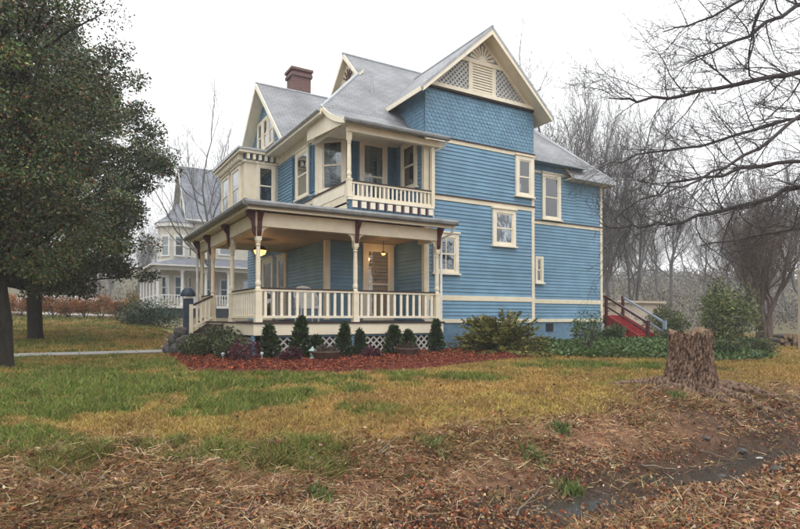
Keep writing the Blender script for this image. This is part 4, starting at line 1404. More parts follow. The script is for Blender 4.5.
for L in LIMBS:
    P = [pix(*q) for q in L]
    pts = []
    for i in range(len(P) - 1):
        for k in range(4):
            pts.append(P[i].lerp(P[i + 1], k / 4) + Vector((lt.gauss(0, 0.035), lt.gauss(0, 0.035), lt.gauss(0, 0.035))))
    pts.append(P[-1])
    n = len(pts)
    r0 = lt.uniform(0.045, 0.068)
    rad = [r0 * (1 - i / n) ** 0.85 + 0.007 for i in range(n)]
    T0.add(pts, rad, 7)
    for i in range(3, n - 1):
        for rep in range(2 if lt.random() < 0.8 else 1):
            pd = (pts[i + 1] - pts[i]).normalized()
            cd = rdir(lt, pd, lt.uniform(0.45, 1.0))
            cd = (cd + Vector((0, 0, lt.choice((-0.25, 0.3, 0.4))))).normalized()
            grow(T1, lt, pts[i], cd, lt.uniform(0.7, 2.0) * (1.1 - 0.45 * i / n), rad[i] * 0.36 + 0.003, 2, 4, 0.02, 0.15, (3, 3, 6, 5), (0.4, 0.9), None, None, 0.0045)
link('trunk', T0.mesh('trunk', 'bark_limb'), big)['label'] = 'dark trunk with long sweeping limbs'
link('crown', T1.mesh('crown', 'bark_limb'), big)
for o in []:
    o.matrix_parent_inverse = WORLD[big.name].inverted()

# ---- the far wood that closes the view: one mass of thin grey trees
def far_wood():
    V, Fq = [], []
    base = 0
    protos = []
    for sd in (61, 62, 63):
        rng = random.Random(sd)
        T = Tubes()
        grow(T, rng, Vector((0, 0, -0.3)), Vector((0, 0, 1)), 10.5, 0.18, 0, 3, 0.16, 0.12, (8, 5, 3), (0.4, 0.85), None, None, 0.03)
        v, f_ = np.array(T.v), np.array(T.f)
        protos.append((v, f_))
    rr = np.random.default_rng(66)
    k = 0
    for i in range(66):
        u = rr.uniform(-260, 200) if rr.random() < 0.3 else rr.uniform(520, 1060)
        d = rr.uniform(85, 150)
        if 200 < u < 520: continue
        x, y, z = at(u, d=d)
        v, f_ = protos[i % 3]
        a = rr.uniform(0, 6.28); s = rr.uniform(1.0, 1.6)
        c, sn = math.cos(a) * s, math.sin(a) * s
        w = np.stack([v[:, 0] * c - v[:, 1] * sn + x, v[:, 0] * sn + v[:, 1] * c + y, v[:, 2] * s + z], 1)
        # thicken twigs a little: at this distance only the mass reads
        V.append(w); Fq.append(f_ + base); base += len(w)
    me = fast_mesh('far_wood', np.concatenate(V), np.concatenate(Fq), None, 'bark_far')
    return tag(link('far_wood', me), 'pale grey mass of bare woodland fading into the mist', 'wood', kind='stuff')
far_wood()
# brush at the foot of the wood
rr = np.random.default_rng(67)
n = 60000
uu = np.where(rr.random(n) < 0.3, rr.uniform(-260, 260, n), rr.uniform(600, 1060, n)); dd_ = np.where(uu > 500, rr.uniform(38, 165, n), rr.uniform(70, 165, n))
tt = (uu - 400) / 569.0
bx_, by_ = dd_ * (SY + CY_ * tt), dd_ * (CY_ - SY * tt)
keep = fbm(bx_, by_, 0.12, 3) > 0.40
bx_, by_ = bx_[keep], by_[keep]; n = len(bx_)
bz_ = terrain(bx_, by_) + rr.random(n) ** 1.4 * 4.2 * fbm(bx_, by_, 0.25, 2, 4.0)
Dv = np.stack([rr.normal(size=n), rr.normal(size=n), 1.0 + rr.normal(size=n)], 1)
cc = pick_cols(n, [(0.12, 0.10, 0.085), (0.16, 0.13, 0.10), (0.09, 0.085, 0.07), (0.10, 0.11, 0.07)], [3, 2, 3, 1], 0.2, rr)
Lb = rr.uniform(0.35, 1.0, n) * np.clip(np.hypot(bx_, by_) / 130, 0.25, 1)
tag(link('brush', leaf_mesh('brush', np.stack([bx_, by_, bz_], 1), Dv, Lb, Lb * 0.35, cc, 'dead_leaf', rr)), 'grey brown brush at the foot of the misty wood', 'brush', kind='stuff')

# ---- evergreen hollies on the left
def holly(name, label, u, d, prof, rc, n_cl, per, leafL, seed, trunk_r, squash=1.0, cx_off=(0, 0), pal_w=(4.5, 4, 2.0, 1.4, 0.10, 0.9)):
    rng = np.random.default_rng(seed)
    pr = random.Random(seed)
    x, y, z = at(u, d=d)
    t = thing(name, label, 'tree', (x, y, z))
    zz = np.array([p[0] for p in prof]); rr = np.array([p[1] for p in prof])
    # sample cluster centres in the envelope, more towards the outside
    zs_ = rng.uniform(zz[0], zz[-1], n_cl * 6)
    w = np.interp(zs_, zz, rr) ** 1.6
    zs_ = zs_[rng.random(len(zs_)) < w / w.max()][:n_cl]
    th = rng.uniform(0, 2 * np.pi, len(zs_))
    lump = 1 + 0.16 * np.sin(3 * th + zs_ * 1.1) + 0.12 * np.sin(5 * th - zs_ * 1.7 + 1)
    R = np.interp(zs_, zz, rr) * lump * rng.random(len(zs_)) ** 0.33
    C = np.stack([x + cx_off[0] + R * np.cos(th), y + cx_off[1] + R * np.sin(th), zs_], 1)
    rad = rng.uniform(*rc, len(C))
    # limbs
    T0, T1 = Tubes(), Tubes()
    top = zz[-1]
    tp = [Vector((x + pr.gauss(0, 0.05) * i, y + pr.gauss(0, 0.05) * i, z - 0.2 + (top - z) * i / 8)) for i in range(9)]
    tq = [tp[0], tp[0] + (tp[1] - tp[0]) * 0.12, tp[0] + (tp[1] - tp[0]) * 0.3] + tp[1:]
    T0.add(tq, [trunk_r * 1.5, trunk_r * 1.25, trunk_r * 1.05] + [trunk_r * (1 - i / 9) ** 0.6 + 0.02 for i in range(1, 9)], 14)
    for c in C[::2]:
        zb_ = max(z + 1.6, c[2] - 0.75 * math.hypot(c[0] - x, c[1] - y))
        k = min(7.99, (zb_ - z + 0.2) / (top - z) * 8)
        s = tp[int(k)].lerp(tp[int(k) + 1], k - int(k))
        e = Vector(c)
        mid = s.lerp(e, 0.5) + Vector((pr.gauss(0, 0.12), pr.gauss(0, 0.12), 0.12))
        T1.add([s, mid, e], [0.045, 0.028, 0.008], 5)
    n = len(C) * per
    ci = np.repeat(np.arange(len(C)), per)
    off = unit(rng.normal(size=(n, 3))) * (rng.random((n, 1)) ** 0.45) * rad[ci][:, None] * np.array([1, 1, 0.62 * squash])
    Pp = C[ci] + off
    D = off / rad[ci][:, None] + rng.normal(scale=0.6, size=(n, 3)) + np.array([0, 0, -0.1])
    pal = [(0.024, 0.044, 0.015), (0.048, 0.078, 0.025), (0.100, 0.112, 0.036), (0.15, 0.155, 0.085), (0.20, 0.055, 0.03), (0.15, 0.085, 0.036)]
    tone = np.exp(rng.normal(scale=0.38, size=len(C)))[ci][:, None]
    cols = np.clip(pick_cols(n, pal, pal_w, 0.3, rng) * tone, 0.002, 0.6)
    Ls = rng.uniform(0.7, 1.25, n) * leafL
    me = leaf_mesh('foliage', Pp, D, Ls, Ls * 0.52, cols, 'leaf', rng, fold=0.3)
    link('trunk', T0.mesh('trunk', 'bark_dark'), t)
    br = link('branches', T1.mesh('branches', 'bark_dark'), t)
    link('crown', me, t)
    return t
holly('holly_tree', 'tall evergreen holly with spreading crown, its trunk just before the rust coloured hedge', 36, 18.8,
      [(1.9, 1.9), (2.6, 2.9), (3.6, 3.3), (5.2, 3.4), (7.3, 3.65), (9.0, 2.8), (10.4, 1.3), (12.0, 0.3)], (0.38, 0.68), 500, 290, 0.115, 31, 0.215)
holly('holly_tree', 'dark holly with berries, its thick black trunk standing beside the front walk', 2, 11.2,
      [(2.0, 0.9), (2.6, 1.7), (3.8, 2.0), (5.5, 2.1), (7.2, 1.7), (9.0, 0.6)], (0.35, 0.6), 260, 320, 0.068, 32, 0.20, pal_w=(4.5, 4, 2.0, 0.8, 0.3, 1.2))

# ---- shrubs
def shrub(name, label, cat, x, y, rx, ry, h, n, L, palette, weights, seed, ratio=0.45, group=None, m='leaf', lumps=14, stems=6, z=None, droop=0.0, zlow=0.05, jit=0.28, spiky=0.6):
    rng = np.random.default_rng(seed)
    z0 = tz(x, y) if z is None else z
    t = thing(name, label, cat, (x, y, z0), group)
    th = rng.uniform(0, 2 * np.pi, lumps)
    ph = rng.random(lumps)
    rr = rng.random(lumps) ** 0.5
    C = np.stack([x + rx * 0.72 * rr * np.cos(th), y + ry * 0.72 * rr * np.sin(th), z0 + h * (zlow + (0.85 - zlow) * ph * (1.0 - 0.35 * rr))], 1)
    rad = rng.uniform(0.26, 0.46, lumps)
    ci = rng.integers(0, lumps, n)
    sc = np.stack([rad[ci] * rx, rad[ci] * ry, rad[ci] * h * 0.75], 1)
    o = unit(rng.normal(size=(n, 3))) * (rng.random((n, 1)) ** 0.4)
    Pp = C[ci] + o * sc
    Pp[:, 2] = np.maximum(Pp[:, 2], z0 + 0.02)
    D = o + rng.normal(scale=spiky, size=(n, 3)) + np.array([0, 0, 0.25 - droop])
    tone = np.exp(rng.normal(scale=0.15, size=lumps))[ci][:, None]
    cols = np.clip(pick_cols(n, palette, weights, jit, rng) * tone, 0.002, 0.8)
    Ls = rng.uniform(0.6, 1.3, n) * L
    T = Tubes()
    pr = random.Random(seed)
    for k in range(stems):
        c = Vector(C[k % lumps])
        s = Vector((x + pr.gauss(0, 0.06 * rx), y + pr.gauss(0, 0.06 * ry), z0 - 0.05))
        T.add([s, s.lerp(c, 0.5) + Vector((0, 0, 0.05)), c], [0.022, 0.016, 0.006], 5)
    link('stems', T.mesh('stems', 'bark_grey'), t)
    link('foliage', leaf_mesh('foliage', Pp, D, Ls, Ls * ratio, cols, m, rng), t)
    return t

def conifer(label, x, y, h, r, seed, group=None, pal=None):
    rng = np.random.default_rng(seed)
    z0 = tz(x, y) + 0.05
    t = thing('dwarf_conifer', label, 'conifer', (x, y, z0), group)
    n = int(2300 * h)
    q = rng.random(n) ** 0.75
    zz = q * h
    th = rng.uniform(0, 2 * np.pi, n)
    lump = 1 + 0.22 * np.sin(4 * th + zz * 9 + seed) + 0.2 * np.sin(7 * th - zz * 17 + seed * 2)
    prof = np.minimum(1.0, 0.45 + zz / ((0.15 + 0.05 * (seed % 4)) * h)) * (1 - q) ** (0.6 + 0.12 * (seed % 5))
    R = r * prof * lump * (0.72 + 0.28 * rng.random(n))
    Pp = np.stack([x + R * np.cos(th) + 0.07 * zz * np.sin(seed * 3.0), y + R * np.sin(th), z0 + zz], 1) + rng.normal(scale=0.018, size=(n, 3))
    D = np.stack([np.cos(th), np.sin(th), np.full(n, 0.7)], 1) + rng.normal(scale=0.5, size=(n, 3))
    pal = pal or [(0.022, 0.045, 0.016), (0.04, 0.068, 0.022), (0.065, 0.088, 0.03), (0.03, 0.045, 0.03)]
    cols = pick_cols(n, pal, [4, 4, 2, 2], 0.25, rng)
    L = rng.uniform(0.05, 0.13, n)
    MB().tube([(x, y, z0 - 0.1), (x, y, z0 + h * 0.85)], [0.025, 0.006], 6).build('stem', 'bark_grey', t)
    link('foliage', leaf_mesh('foliage', Pp, D, L, L * 0.4, cols, 'needle', rng), t)
    return t
# ------------------------------------------------------------------ the red mulch bed and its planting
BED = [at(u, v)[:2] for u, v in ((178, 362), (190, 371), (230, 374), (300, 374), (370, 372), (430, 369), (480, 363), (525, 358), (552, 355))]
BED_BACK = [(12.2, 14.3), (9.4, 14.3), (9.4, 13.45), (3.9, 13.45), (3.9, 15.9), (2.4, 15.9)]
poly = [Vector((x, y)) for x, y in BED] + [Vector(p) for p in BED_BACK]
def in_poly(px, py, P):
    c = np.zeros(len(px), bool)
    j = len(P) - 1
    for i in range(len(P)):
        xi, yi, xj, yj = P[i][0], P[i][1], P[j][0], P[j][1]
        with np.errstate(divide='ignore', invalid='ignore'):
            c ^= ((yi > py) != (yj > py)) & (px < (xj - xi) * (py - yi) / (yj - yi + 1e-12) + xi)
        j = i
    return c
xa, xb_ = min(p[0] for p in poly) - 0.3, max(p[0] for p in poly) + 0.3
ya, yb_ = min(p[1] for p in poly) - 0.3, max(p[1] for p in poly) + 0.3
gx2, gy2 = np.arange(xa, xb_, 0.10), np.arange(ya, yb_, 0.10)
X2, Y2 = np.meshgrid(gx2, gy2)
ins = in_poly(X2.ravel(), Y2.ravel(), poly).reshape(X2.shape)
# soft mound: height grows with the distance from the edge
hgt = ins.astype(float)
for _ in range(3):
    pdm = np.pad(hgt, 1, mode='edge')
    hgt = (pdm[:-2, 1:-1] + pdm[2:, 1:-1] + pdm[1:-1, :-2] + pdm[1:-1, 2:] + pdm[1:-1, 1:-1]) / 5
zz2 = terrain(X2.ravel(), Y2.ravel()).reshape(X2.shape) + 0.10 * sstep(0.25, 0.95, hgt) + 0.05 * (fbm(X2, Y2, 3.0, 3) - 0.5) - 0.02
keep = hgt > 0.25
id2 = np.arange(X2.size).reshape(X2.shape)
q2 = np.stack([id2[:-1, :-1], id2[:-1, 1:], id2[1:, 1:], id2[1:, :-1]], -1).reshape(-1, 4)
k2 = keep.ravel()[q2].all(axis=1)
q2 = q2[k2]
used, inv = np.unique(q2.ravel(), return_inverse=True)
vv2 = np.stack([X2.ravel(), Y2.ravel(), zz2.ravel()], 1)[used]
bc = np.array((0.105, 0.028, 0.020)) * (0.7 + 0.6 * fbm(vv2[:, 0], vv2[:, 1], 2.5, 3))[:, None]
bed = tag(link('mulch_bed', fast_mesh('mulch_bed', vv2, inv.reshape(-1, 4), bc, 'soil')), kind='structure')
def bed_z(x, y):
    i, j = int(round((y - ya) / 0.10)), int(round((x - xa) / 0.10))
    return float(zz2[min(max(i, 0), zz2.shape[0] - 1), min(max(j, 0), zz2.shape[1] - 1)])
r7 = np.random.default_rng(70)
n = 26000
sel = used[r7.integers(0, len(used), n)]
px_, py_ = X2.ravel()[sel] + r7.uniform(-0.06, 0.06, n), Y2.ravel()[sel] + r7.uniform(-0.06, 0.06, n)
pz_ = zz2.ravel()[sel] + r7.uniform(0.0, 0.03, n)
D = np.stack([r7.normal(size=n), r7.normal(size=n), r7.normal(scale=0.35, size=n)], 1)
cols = pick_cols(n, [(0.21, 0.052, 0.026), (0.14, 0.036, 0.022), (0.29, 0.095, 0.045), (0.07, 0.028, 0.02)], [4, 4, 3, 3], 0.25, r7)
Ls = r7.uniform(0.03, 0.085, n)
tag(link('mulch', leaf_mesh('mulch', np.stack([px_, py_, pz_], 1), D, Ls, Ls * 0.4, cols, 'chip', r7)), 'red wood chip mulch spread along the porch', 'mulch', kind='stuff')

# dwarf conifers in a row along the porch
CON = [(271, 12.85, 0.76, 0.21), (299, 12.8, 0.95, 0.23), (317.5, 12.85, 0.50, 0.22), (343, 12.8, 0.80, 0.23), (361, 12.85, 0.62, 0.20), (393, 12.8, 0.72, 0.24), (409, 12.85, 0.58, 0.20), (435.5, 12.8, 0.86, 0.19)]
CL = ['dwarf conifer nearest the porch corner post, beside the white garden light', 'tallest dwarf conifer before the porch lattice', 'low rounded dwarf conifer beside the pale green lantern', 'narrow dwarf conifer before the middle porch post',
      'short dwarf conifer beside the middle porch post', 'full dwarf conifer before the porch lattice at the right', 'smallest pointed dwarf conifer beside the low stone planter', 'slim dark conifer before the end post and downspout']
for i, ((u, yy, h, r), lab) in enumerate(zip(CON, CL)):
    t = (u - 400) / 569.0
    xx = yy * (SY + CY_ * t) / (CY_ - SY * t)
    conifer(lab, xx, yy, h, r, 100 + i, 'dwarf conifers along the porch')

# low planters, lights and a lantern among them
def yplane(u, yy):
    t = (u - 400) / 569.0
    return yy * (SY + CY_ * t) / (CY_ - SY * t)
def planter(u, yy, r, label):
    xx = yplane(u, yy); z = bed_z(xx, yy) - 0.02
    t = thing('planter', label, 'planter', (xx, yy, z))
    MB().lathe([(r * 0.62, 0), (r * 0.8, 0.05), (r, 0.17), (r * 1.06, 0.17), (r * 1.06, 0.205), (r * 0.92, 0.205), (r * 0.88, 0.16)], (xx, yy, z), 18).build('bowl', 'terracotta', t, smooth=False)
    rng = np.random.default_rng(int(u))
    n = 260
    o = unit(rng.normal(size=(n, 3))) * rng.random((n, 1)) ** 0.5 * np.array([r * 0.85, r * 0.85, 0.10])
    cols = pick_cols(n, [(0.06, 0.04, 0.03), (0.09, 0.035, 0.04), (0.05, 0.06, 0.03)], [3, 2, 2], 0.3, rng)
    link('foliage', leaf_mesh('foliage', np.array([xx, yy, z + 0.22]) + o, o + rng.normal(scale=0.1, size=(n, 3)) + [0, 0, 0.1], 0.07, 0.03, cols, 'leaf', rng), t)
planter(325, 12.35, 0.34, 'low terracotta bowl of dark foliage between the narrow and low rounded conifers')
planter(407, 12.4, 0.32, 'low terracotta bowl of dark foliage before the smallest pointed conifer')
def garden_light(u, yy, label):
    xx = yplane(u, yy); z = bed_z(xx, yy)
    t = thing('garden_light', label, 'garden light', (xx, yy, z))
    MB().lathe([(0.010, -0.05), (0.010, 0.09)], (xx, yy, z), 8).build('stake', 'gutter_metal', t)
    MB().lathe([(0.022, 0.09), (0.03, 0.10), (0.026, 0.135)], (xx, yy, z), 12).build('lamp', 'gutter_metal', t)
    MB().lathe([(0.045, 0.135), (0.042, 0.145), (0.012, 0.17)], (xx, yy, z), 12).build('cap', 'gutter_metal', t)
garden_light(262, 12.5, 'white garden light on a stake beside the porch corner conifer')
garden_light(223, 13.0, 'white garden light on a stake among the purple leaved shrubs')
xx, yy = yplane(312.5, 12.4), 12.4
z = bed_z(xx, yy)
t = thing('garden_lantern', 'small pale green ceramic lantern on the mulch between two conifers', 'lantern', (xx, yy, z))
MB().lathe([(0.07, 0), (0.08, 0.02), (0.045, 0.04), (0.04, 0.09), (0.065, 0.105), (0.065, 0.12)], (xx, yy, z), 14).build('base', 'glazed_green', t)
MB().lathe([(0.045, 0.12), (0.045, 0.19)], (xx, yy, z), 8).build('light_chamber', 'white_metal', t)
MB().lathe([(0.10, 0.19), (0.09, 0.21), (0.03, 0.25), (0.015, 0.29)], (xx, yy, z), 14).build('roof', 'glazed_green', t)

PURPLE = [(0.075, 0.018, 0.030), (0.05, 0.016, 0.022), (0.11, 0.03, 0.035)]
DKGREEN = [(0.026, 0.046, 0.015), (0.052, 0.078, 0.024), (0.095, 0.115, 0.036)]
for k, (u, yy, rx, h, lab) in enumerate(((246, 12.7, 0.42, 0.52, 'purple leaved barberry at the porch corner beside a white garden light'), (290, 12.3, 0.30, 0.32, 'small purple barberry before the tallest dwarf conifer'), (372, 12.4, 0.26, 0.28, 'small purple barberry between the bowl and the full conifer'))):
    xx = yplane(u, yy)
    shrub('barberry', lab, 'shrub', xx, yy, rx, rx, h, 1400, 0.05, PURPLE, [3, 3, 2], 200 + k, 0.6, z=bed_z(xx, yy))
for k, (u, yy, rx, h, lab) in enumerate(((222, 14.6, 0.75, 0.75, 'broad evergreen azalea below the porch rail panel'), (204, 14.7, 0.6, 0.55, 'low evergreen azalea at the foot of the front steps'), (232, 13.4, 0.6, 0.62, 'olive azalea beside the purple barberry at the porch corner'))):
    xx = yplane(u, yy)
    shrub('azalea', lab, 'shrub', xx, yy, rx, rx, h, 2600, 0.06, DKGREEN + [(0.08, 0.05, 0.03)], [4, 3, 2, 2], 210 + k, 0.5, z=bed_z(xx, yy))

# spreading golden yew against the wing
xx, yy, _ = at(500, 357)
xx, yy = yplane(499, 12.7), 12.7
def yew(x, y, w, h, seed):
    rng = np.random.default_rng(seed)
    pr = random.Random(seed)
    z0 = tz(x, y)
    t = thing('spreading_yew', 'wide golden green spreading yew with arching sprays against the blue foundation', 'shrub', (x, y, z0))
    P_, D_, L_, T = [], [], [], Tubes()
    for i in range(130):
        a = pr.uniform(0, 6.283)
        el = pr.uniform(0.05, 1.15)
        ln = w * pr.uniform(0.55, 1.0) * (1.0 - 0.28 * el)
        d = Vector((math.cos(a) * math.cos(el), math.sin(a) * 0.75 * math.cos(el), math.sin(el) * h / w * 1.35))
        p = Vector((x, y, z0 + 0.05))
        pts = [p.copy()]
        for s in range(9):
            d = (d + Vector((0, 0, -0.055))).normalized()
            p = p + d * ln / 9
            if p.z < z0 + 0.06: p.z = z0 + 0.06
            pts.append(p.copy())
            if s >= 2:
                for q in range(26):
                    b = pts[-2].lerp(p, pr.random())
                    sd = d.cross(Vector((0, 0, 1))).normalized() * (1 if q % 2 else -1)
                    dd = (sd * pr.uniform(0.4, 1.0) + d * pr.uniform(0.3, 0.9) + Vector((0, 0, pr.uniform(-0.15, 0.3))))
                    P_.append(b + Vector((pr.gauss(0, 0.03), pr.gauss(0, 0.03), pr.gauss(0, 0.03)))); D_.append(dd); L_.append(pr.uniform(0.06, 0.14))
        T.add(pts, [0.016 * (1 - k / 10.5) for k in range(len(pts))], 4)
    n = len(P_)
    cols = pick_cols(n, [(0.19, 0.175, 0.04), (0.12, 0.13, 0.03), (0.05, 0.072, 0.022), (0.26, 0.22, 0.07)], [3, 4, 3, 1.5], 0.25, rng)
    link('stems', T.mesh('stems', 'bark_grey'), t)
    L_ = np.array(L_)
    link('foliage', leaf_mesh('foliage', np.array([tuple(p) for p in P_]), np.array([tuple(p) for p in D_]), L_, L_ * 0.34, cols, 'needle', rng), t)
yew(xx, yy, 1.95, 1.6, 5)

# ground cover under the wing and round to the drive
IVY = [at(u, v)[:2] for u, v in ((540, 356), (600, 359), (660, 359), (700, 361), (745, 361), (772, 359))]
ivy_poly = [tuple(p) for p in IVY] + [(23.5, 15.0), (19.0, 15.4), (13.6, 15.2), (12.0, 14.0)]
r8 = np.random.default_rng(80)
bx = np.array(ivy_poly)
px_ = r8.uniform(bx[:, 0].min(), bx[:, 0].max(), 90000); py_ = r8.uniform(bx[:, 1].min(), bx[:, 1].max(), 90000)
ok = in_poly(px_ + r8.normal(scale=0.12, size=len(px_)), py_ + r8.normal(scale=0.12, size=len(px_)), ivy_poly)
px_, py_ = px_[ok][:34000], py_[ok][:34000]
n = len(px_)
hh = 0.04 + 0.26 * fbm(px_, py_, 1.1, 3, 3.0)
pz_ = terrain(px_, py_) + hh * r8.random(n) ** 0.6
D = np.stack([r8.normal(size=n), r8.normal(size=n), 0.3 + r8.normal(scale=0.5, size=n)], 1)
cols = pick_cols(n, [(0.050, 0.095, 0.022), (0.075, 0.13, 0.030), (0.11, 0.165, 0.045), (0.03, 0.05, 0.018)], [4, 4, 3, 2], 0.25, r8)
Ls = r8.uniform(0.07, 0.14, n)
tag(link('ground_cover', leaf_mesh('ground_cover', np.stack([px_, py_, pz_], 1), D, Ls, Ls * 0.6, cols, 'leaf', r8)), 'low green leafy ground cover along the rear foundation', 'ground cover', kind='stuff')

# shrubs and small trees round the rear corner
def at2(u, d): return at(u, d=d)
xx, yy, _ = at(588, d=16.6)
shrub('leafy_shrub', 'open upright green shrub on bare stems before the rear blue wall', 'shrub', xx, yy, 0.62, 0.5, 1.25, 1300, 0.085, [(0.075, 0.11, 0.035), (0.12, 0.15, 0.05), (0.04, 0.065, 0.022)], [3, 3, 2], 301, 0.4, zlow=0.45, lumps=11, stems=9, m='leaf')
xx, yy, _ = at(665, d=27)
shrub('rhododendron', 'broad dark rhododendron behind the foot of the red stairs', 'shrub', xx, yy, 1.25, 1.0, 1.75, 4200, 0.13, [(0.035, 0.055, 0.016), (0.07, 0.095, 0.026), (0.12, 0.14, 0.04)], [3, 4, 3], 302, 0.38)
xx, yy, _ = at(728, d=24)
shrub('evergreen_tree', 'tall loose evergreen shrub with large glossy leaves behind the stump', 'shrub', xx, yy, 1.45, 1.1, 3.0, 5600, 0.17, [(0.035, 0.055, 0.016), (0.075, 0.105, 0.028), (0.13, 0.16, 0.045), (0.19, 0.20, 0.07)], [3, 4, 3, 1.5], 303, 0.36, lumps=26, stems=8)
for k, (u, d, rx, h, lab) in enumerate(((722, 17.5, 1.1, 0.55, 'low dark evergreen hedge shrub right behind the stump'), (752, 18.5, 0.9, 0.60, 'low dark evergreen shrub beside the log pile'), (676, 22.0, 0.9, 0.75, 'rounded dark shrub left of the tall glossy evergreen'), (615, 22.5, 0.7, 0.8, 'rounded green shrub at the foot of the rear corner board'))):
    xx, yy, _ = at(u, d=d)
    shrub('low_shrub', lab, 'shrub', xx, yy, rx, rx * 0.8, h, 3000, 0.085, DKGREEN, [4, 3, 2], 310 + k, 0.45)

# ------------------------------------------------------------------ left side: hedge, rhododendron, garden stones
RUST = [(0.27, 0.095, 0.03), (0.33, 0.135, 0.04), (0.17, 0.065, 0.028), (0.13, 0.095, 0.035), (0.36, 0.18, 0.06)]
hx = [at(u, d=29.5) for u in np.linspace(-60, 132, 13)]
for k, (x, y, z) in enumerate(hx):
    shrub('hedge_shrub', 'rust brown winter shrub in the clipped hedge beyond the front lawn', 'hedge', x, y, 0.72, 0.6, 1.25 + 0.12 * math.sin(k * 2.1), 2600, 0.075, RUST, [4, 3, 3, 2, 1], 400 + k, 0.55, 'shrubs of the rust hedge', stems=6, lumps=16, zlow=0.36)
pv_ = [at(u, d=31.2) for u in (-90, -20, 50, 110, 150)]
pw_ = [at(u, d=33.0) for u in (-90, -20, 50, 110, 150)]
mb = MB()
for i in range(4):
    (a0, a1, a2), (b0, b1, b2), (c0, c1, c2), (d0, d1, d2) = pv_[i], pv_[i + 1], pw_[i + 1], pw_[i]
    mb._add([(a0, a1, a2 + 0.07), (b0, b1, b2 + 0.07), (c0, c1, c2 + 0.07), (d0, d1, d2 + 0.07), (a0, a1, a2 - 0.3), (b0, b1, b2 - 0.3)], [(0, 1, 2, 3), (4, 5, 1, 0)])
tag(mb.build('pavement', 'concrete'), kind='structure')
x, y, z = at(157, d=27)
shrub('rhododendron', 'broad blue green rhododendron before the pale house porch', 'shrub', x, y, 1.75, 1.2, 1.35, 6000, 0.12, [(0.030, 0.055, 0.036), (0.05, 0.085, 0.05), (0.075, 0.11, 0.065)], [4, 4, 2], 500, 0.36, lumps=22)
x, y, z = at(134, d=28.5)
shrub('gold_shrub', 'narrow golden yellow shrub at the end of the rust hedge', 'shrub', x, y, 0.45, 0.45, 1.85, 1500, 0.09, [(0.22, 0.15, 0.045), (0.15, 0.12, 0.04)], [1, 1], 501, 0.5)

# blue post with a domed white cap by the walk
x, y, z = at(188, d=17.6)
t = thing('lamp_post', 'dark blue square garden post with a domed cap beside the front walk', 'garden post', (x, y, z))
MB().box(x - 0.13, x + 0.13, y - 0.13, y + 0.13, z - 0.1, z + 1.55).build('post', 'navy_paint', t)
MB().box(x - 0.17, x + 0.17, y - 0.17, y + 0.17, z - 0.1, z + 0.16).build('plinth', 'navy_paint', t)
MB().box(x - 0.155, x + 0.155, y - 0.155, y + 0.155, z + 1.55, z + 1.62).build('collar', 'white_metal', t)
MB().lathe([(0.22, 1.62), (0.23, 1.66), (0.20, 1.76), (0.13, 1.85), (0.03, 1.89)], (x, y, z), 16).build('cap', 'navy_paint', t, smooth=True)

# rough stones, pots and dry plants at the end of the bed
rq = random.Random(31)
def rock(u, d, w, h, label, m='stone', grp=None, dz=0.0, name='rock'):
    x, y, z = at(u, d=d)
    rng = np.random.default_rng(rq.randint(0, 9999))
    nu, nv = 12, 8
    V, F_ = [], []
    off = rng.random(3) * 50
    for i in range(nv + 1):
        ph = math.pi * i / nv
        for j in range(nu):
            a = 2 * math.pi * j / nu
            dx, dy, dzv = math.sin(ph) * math.cos(a), math.sin(ph) * math.sin(a), math.cos(ph)
            k = 0.72 + 0.55 * float(fbm(np.array([dx * 1.3 + off[0] + dzv]), np.array([dy * 1.3 + off[1] - dzv]), 1.0, 3)[0])
            V.append((dx * w * k, dy * w * 0.8 * k, dzv * h * k))
    for i in range(nv):
        for j in range(nu):
            F_.append((i * nu + j, (i + 1) * nu + j, (i + 1) * nu + (j + 1) % nu, i * nu + (j + 1) % nu))
    mb = MB(); mb._add(V, F_)
    o = mb.build(name, m, None, loc=(x, y, z + h * 0.45 + dz))
    return tag(o, label, 'stone', grp)
for k, (u, d, w, h, dz) in enumerate(((172, 15.6, 0.26, 0.20, 0), (180, 15.2, 0.30, 0.24, 0), (189, 14.7, 0.26, 0.2, 0), (176, 15.5, 0.22, 0.17, 0.30), (185, 15.0, 0.22, 0.16, 0.32), (196, 14.6, 0.2, 0.15, 0), (181, 15.3, 0.18, 0.14, 0.55), (203, 14.9, 0.22, 0.15, 0))):
    rock(u, d, w, h, 'rough dark grey rock piled at the end of the mulch bed', grp='rocks piled at the bed end', dz=dz)
x, y, z = at(176, d=16.6)
shrub('dry_plant', 'dry pinkish seed heads rising behind the rock pile', 'plant', x, y, 0.45, 0.45, 0.75, 700, 0.07, [(0.30, 0.20, 0.17), (0.16, 0.10, 0.08), (0.42, 0.33, 0.28)], [2, 3, 1], 601, 0.5)
x, y, z = at(196, d=16.0)
shrub('dry_plant', 'dark leafy plant between the rock pile and the front steps', 'plant', x, y, 0.6, 0.5, 0.6, 1300, 0.08, DKGREEN + [(0.06, 0.04, 0.035)], [3, 2, 2, 2], 602, 0.45)
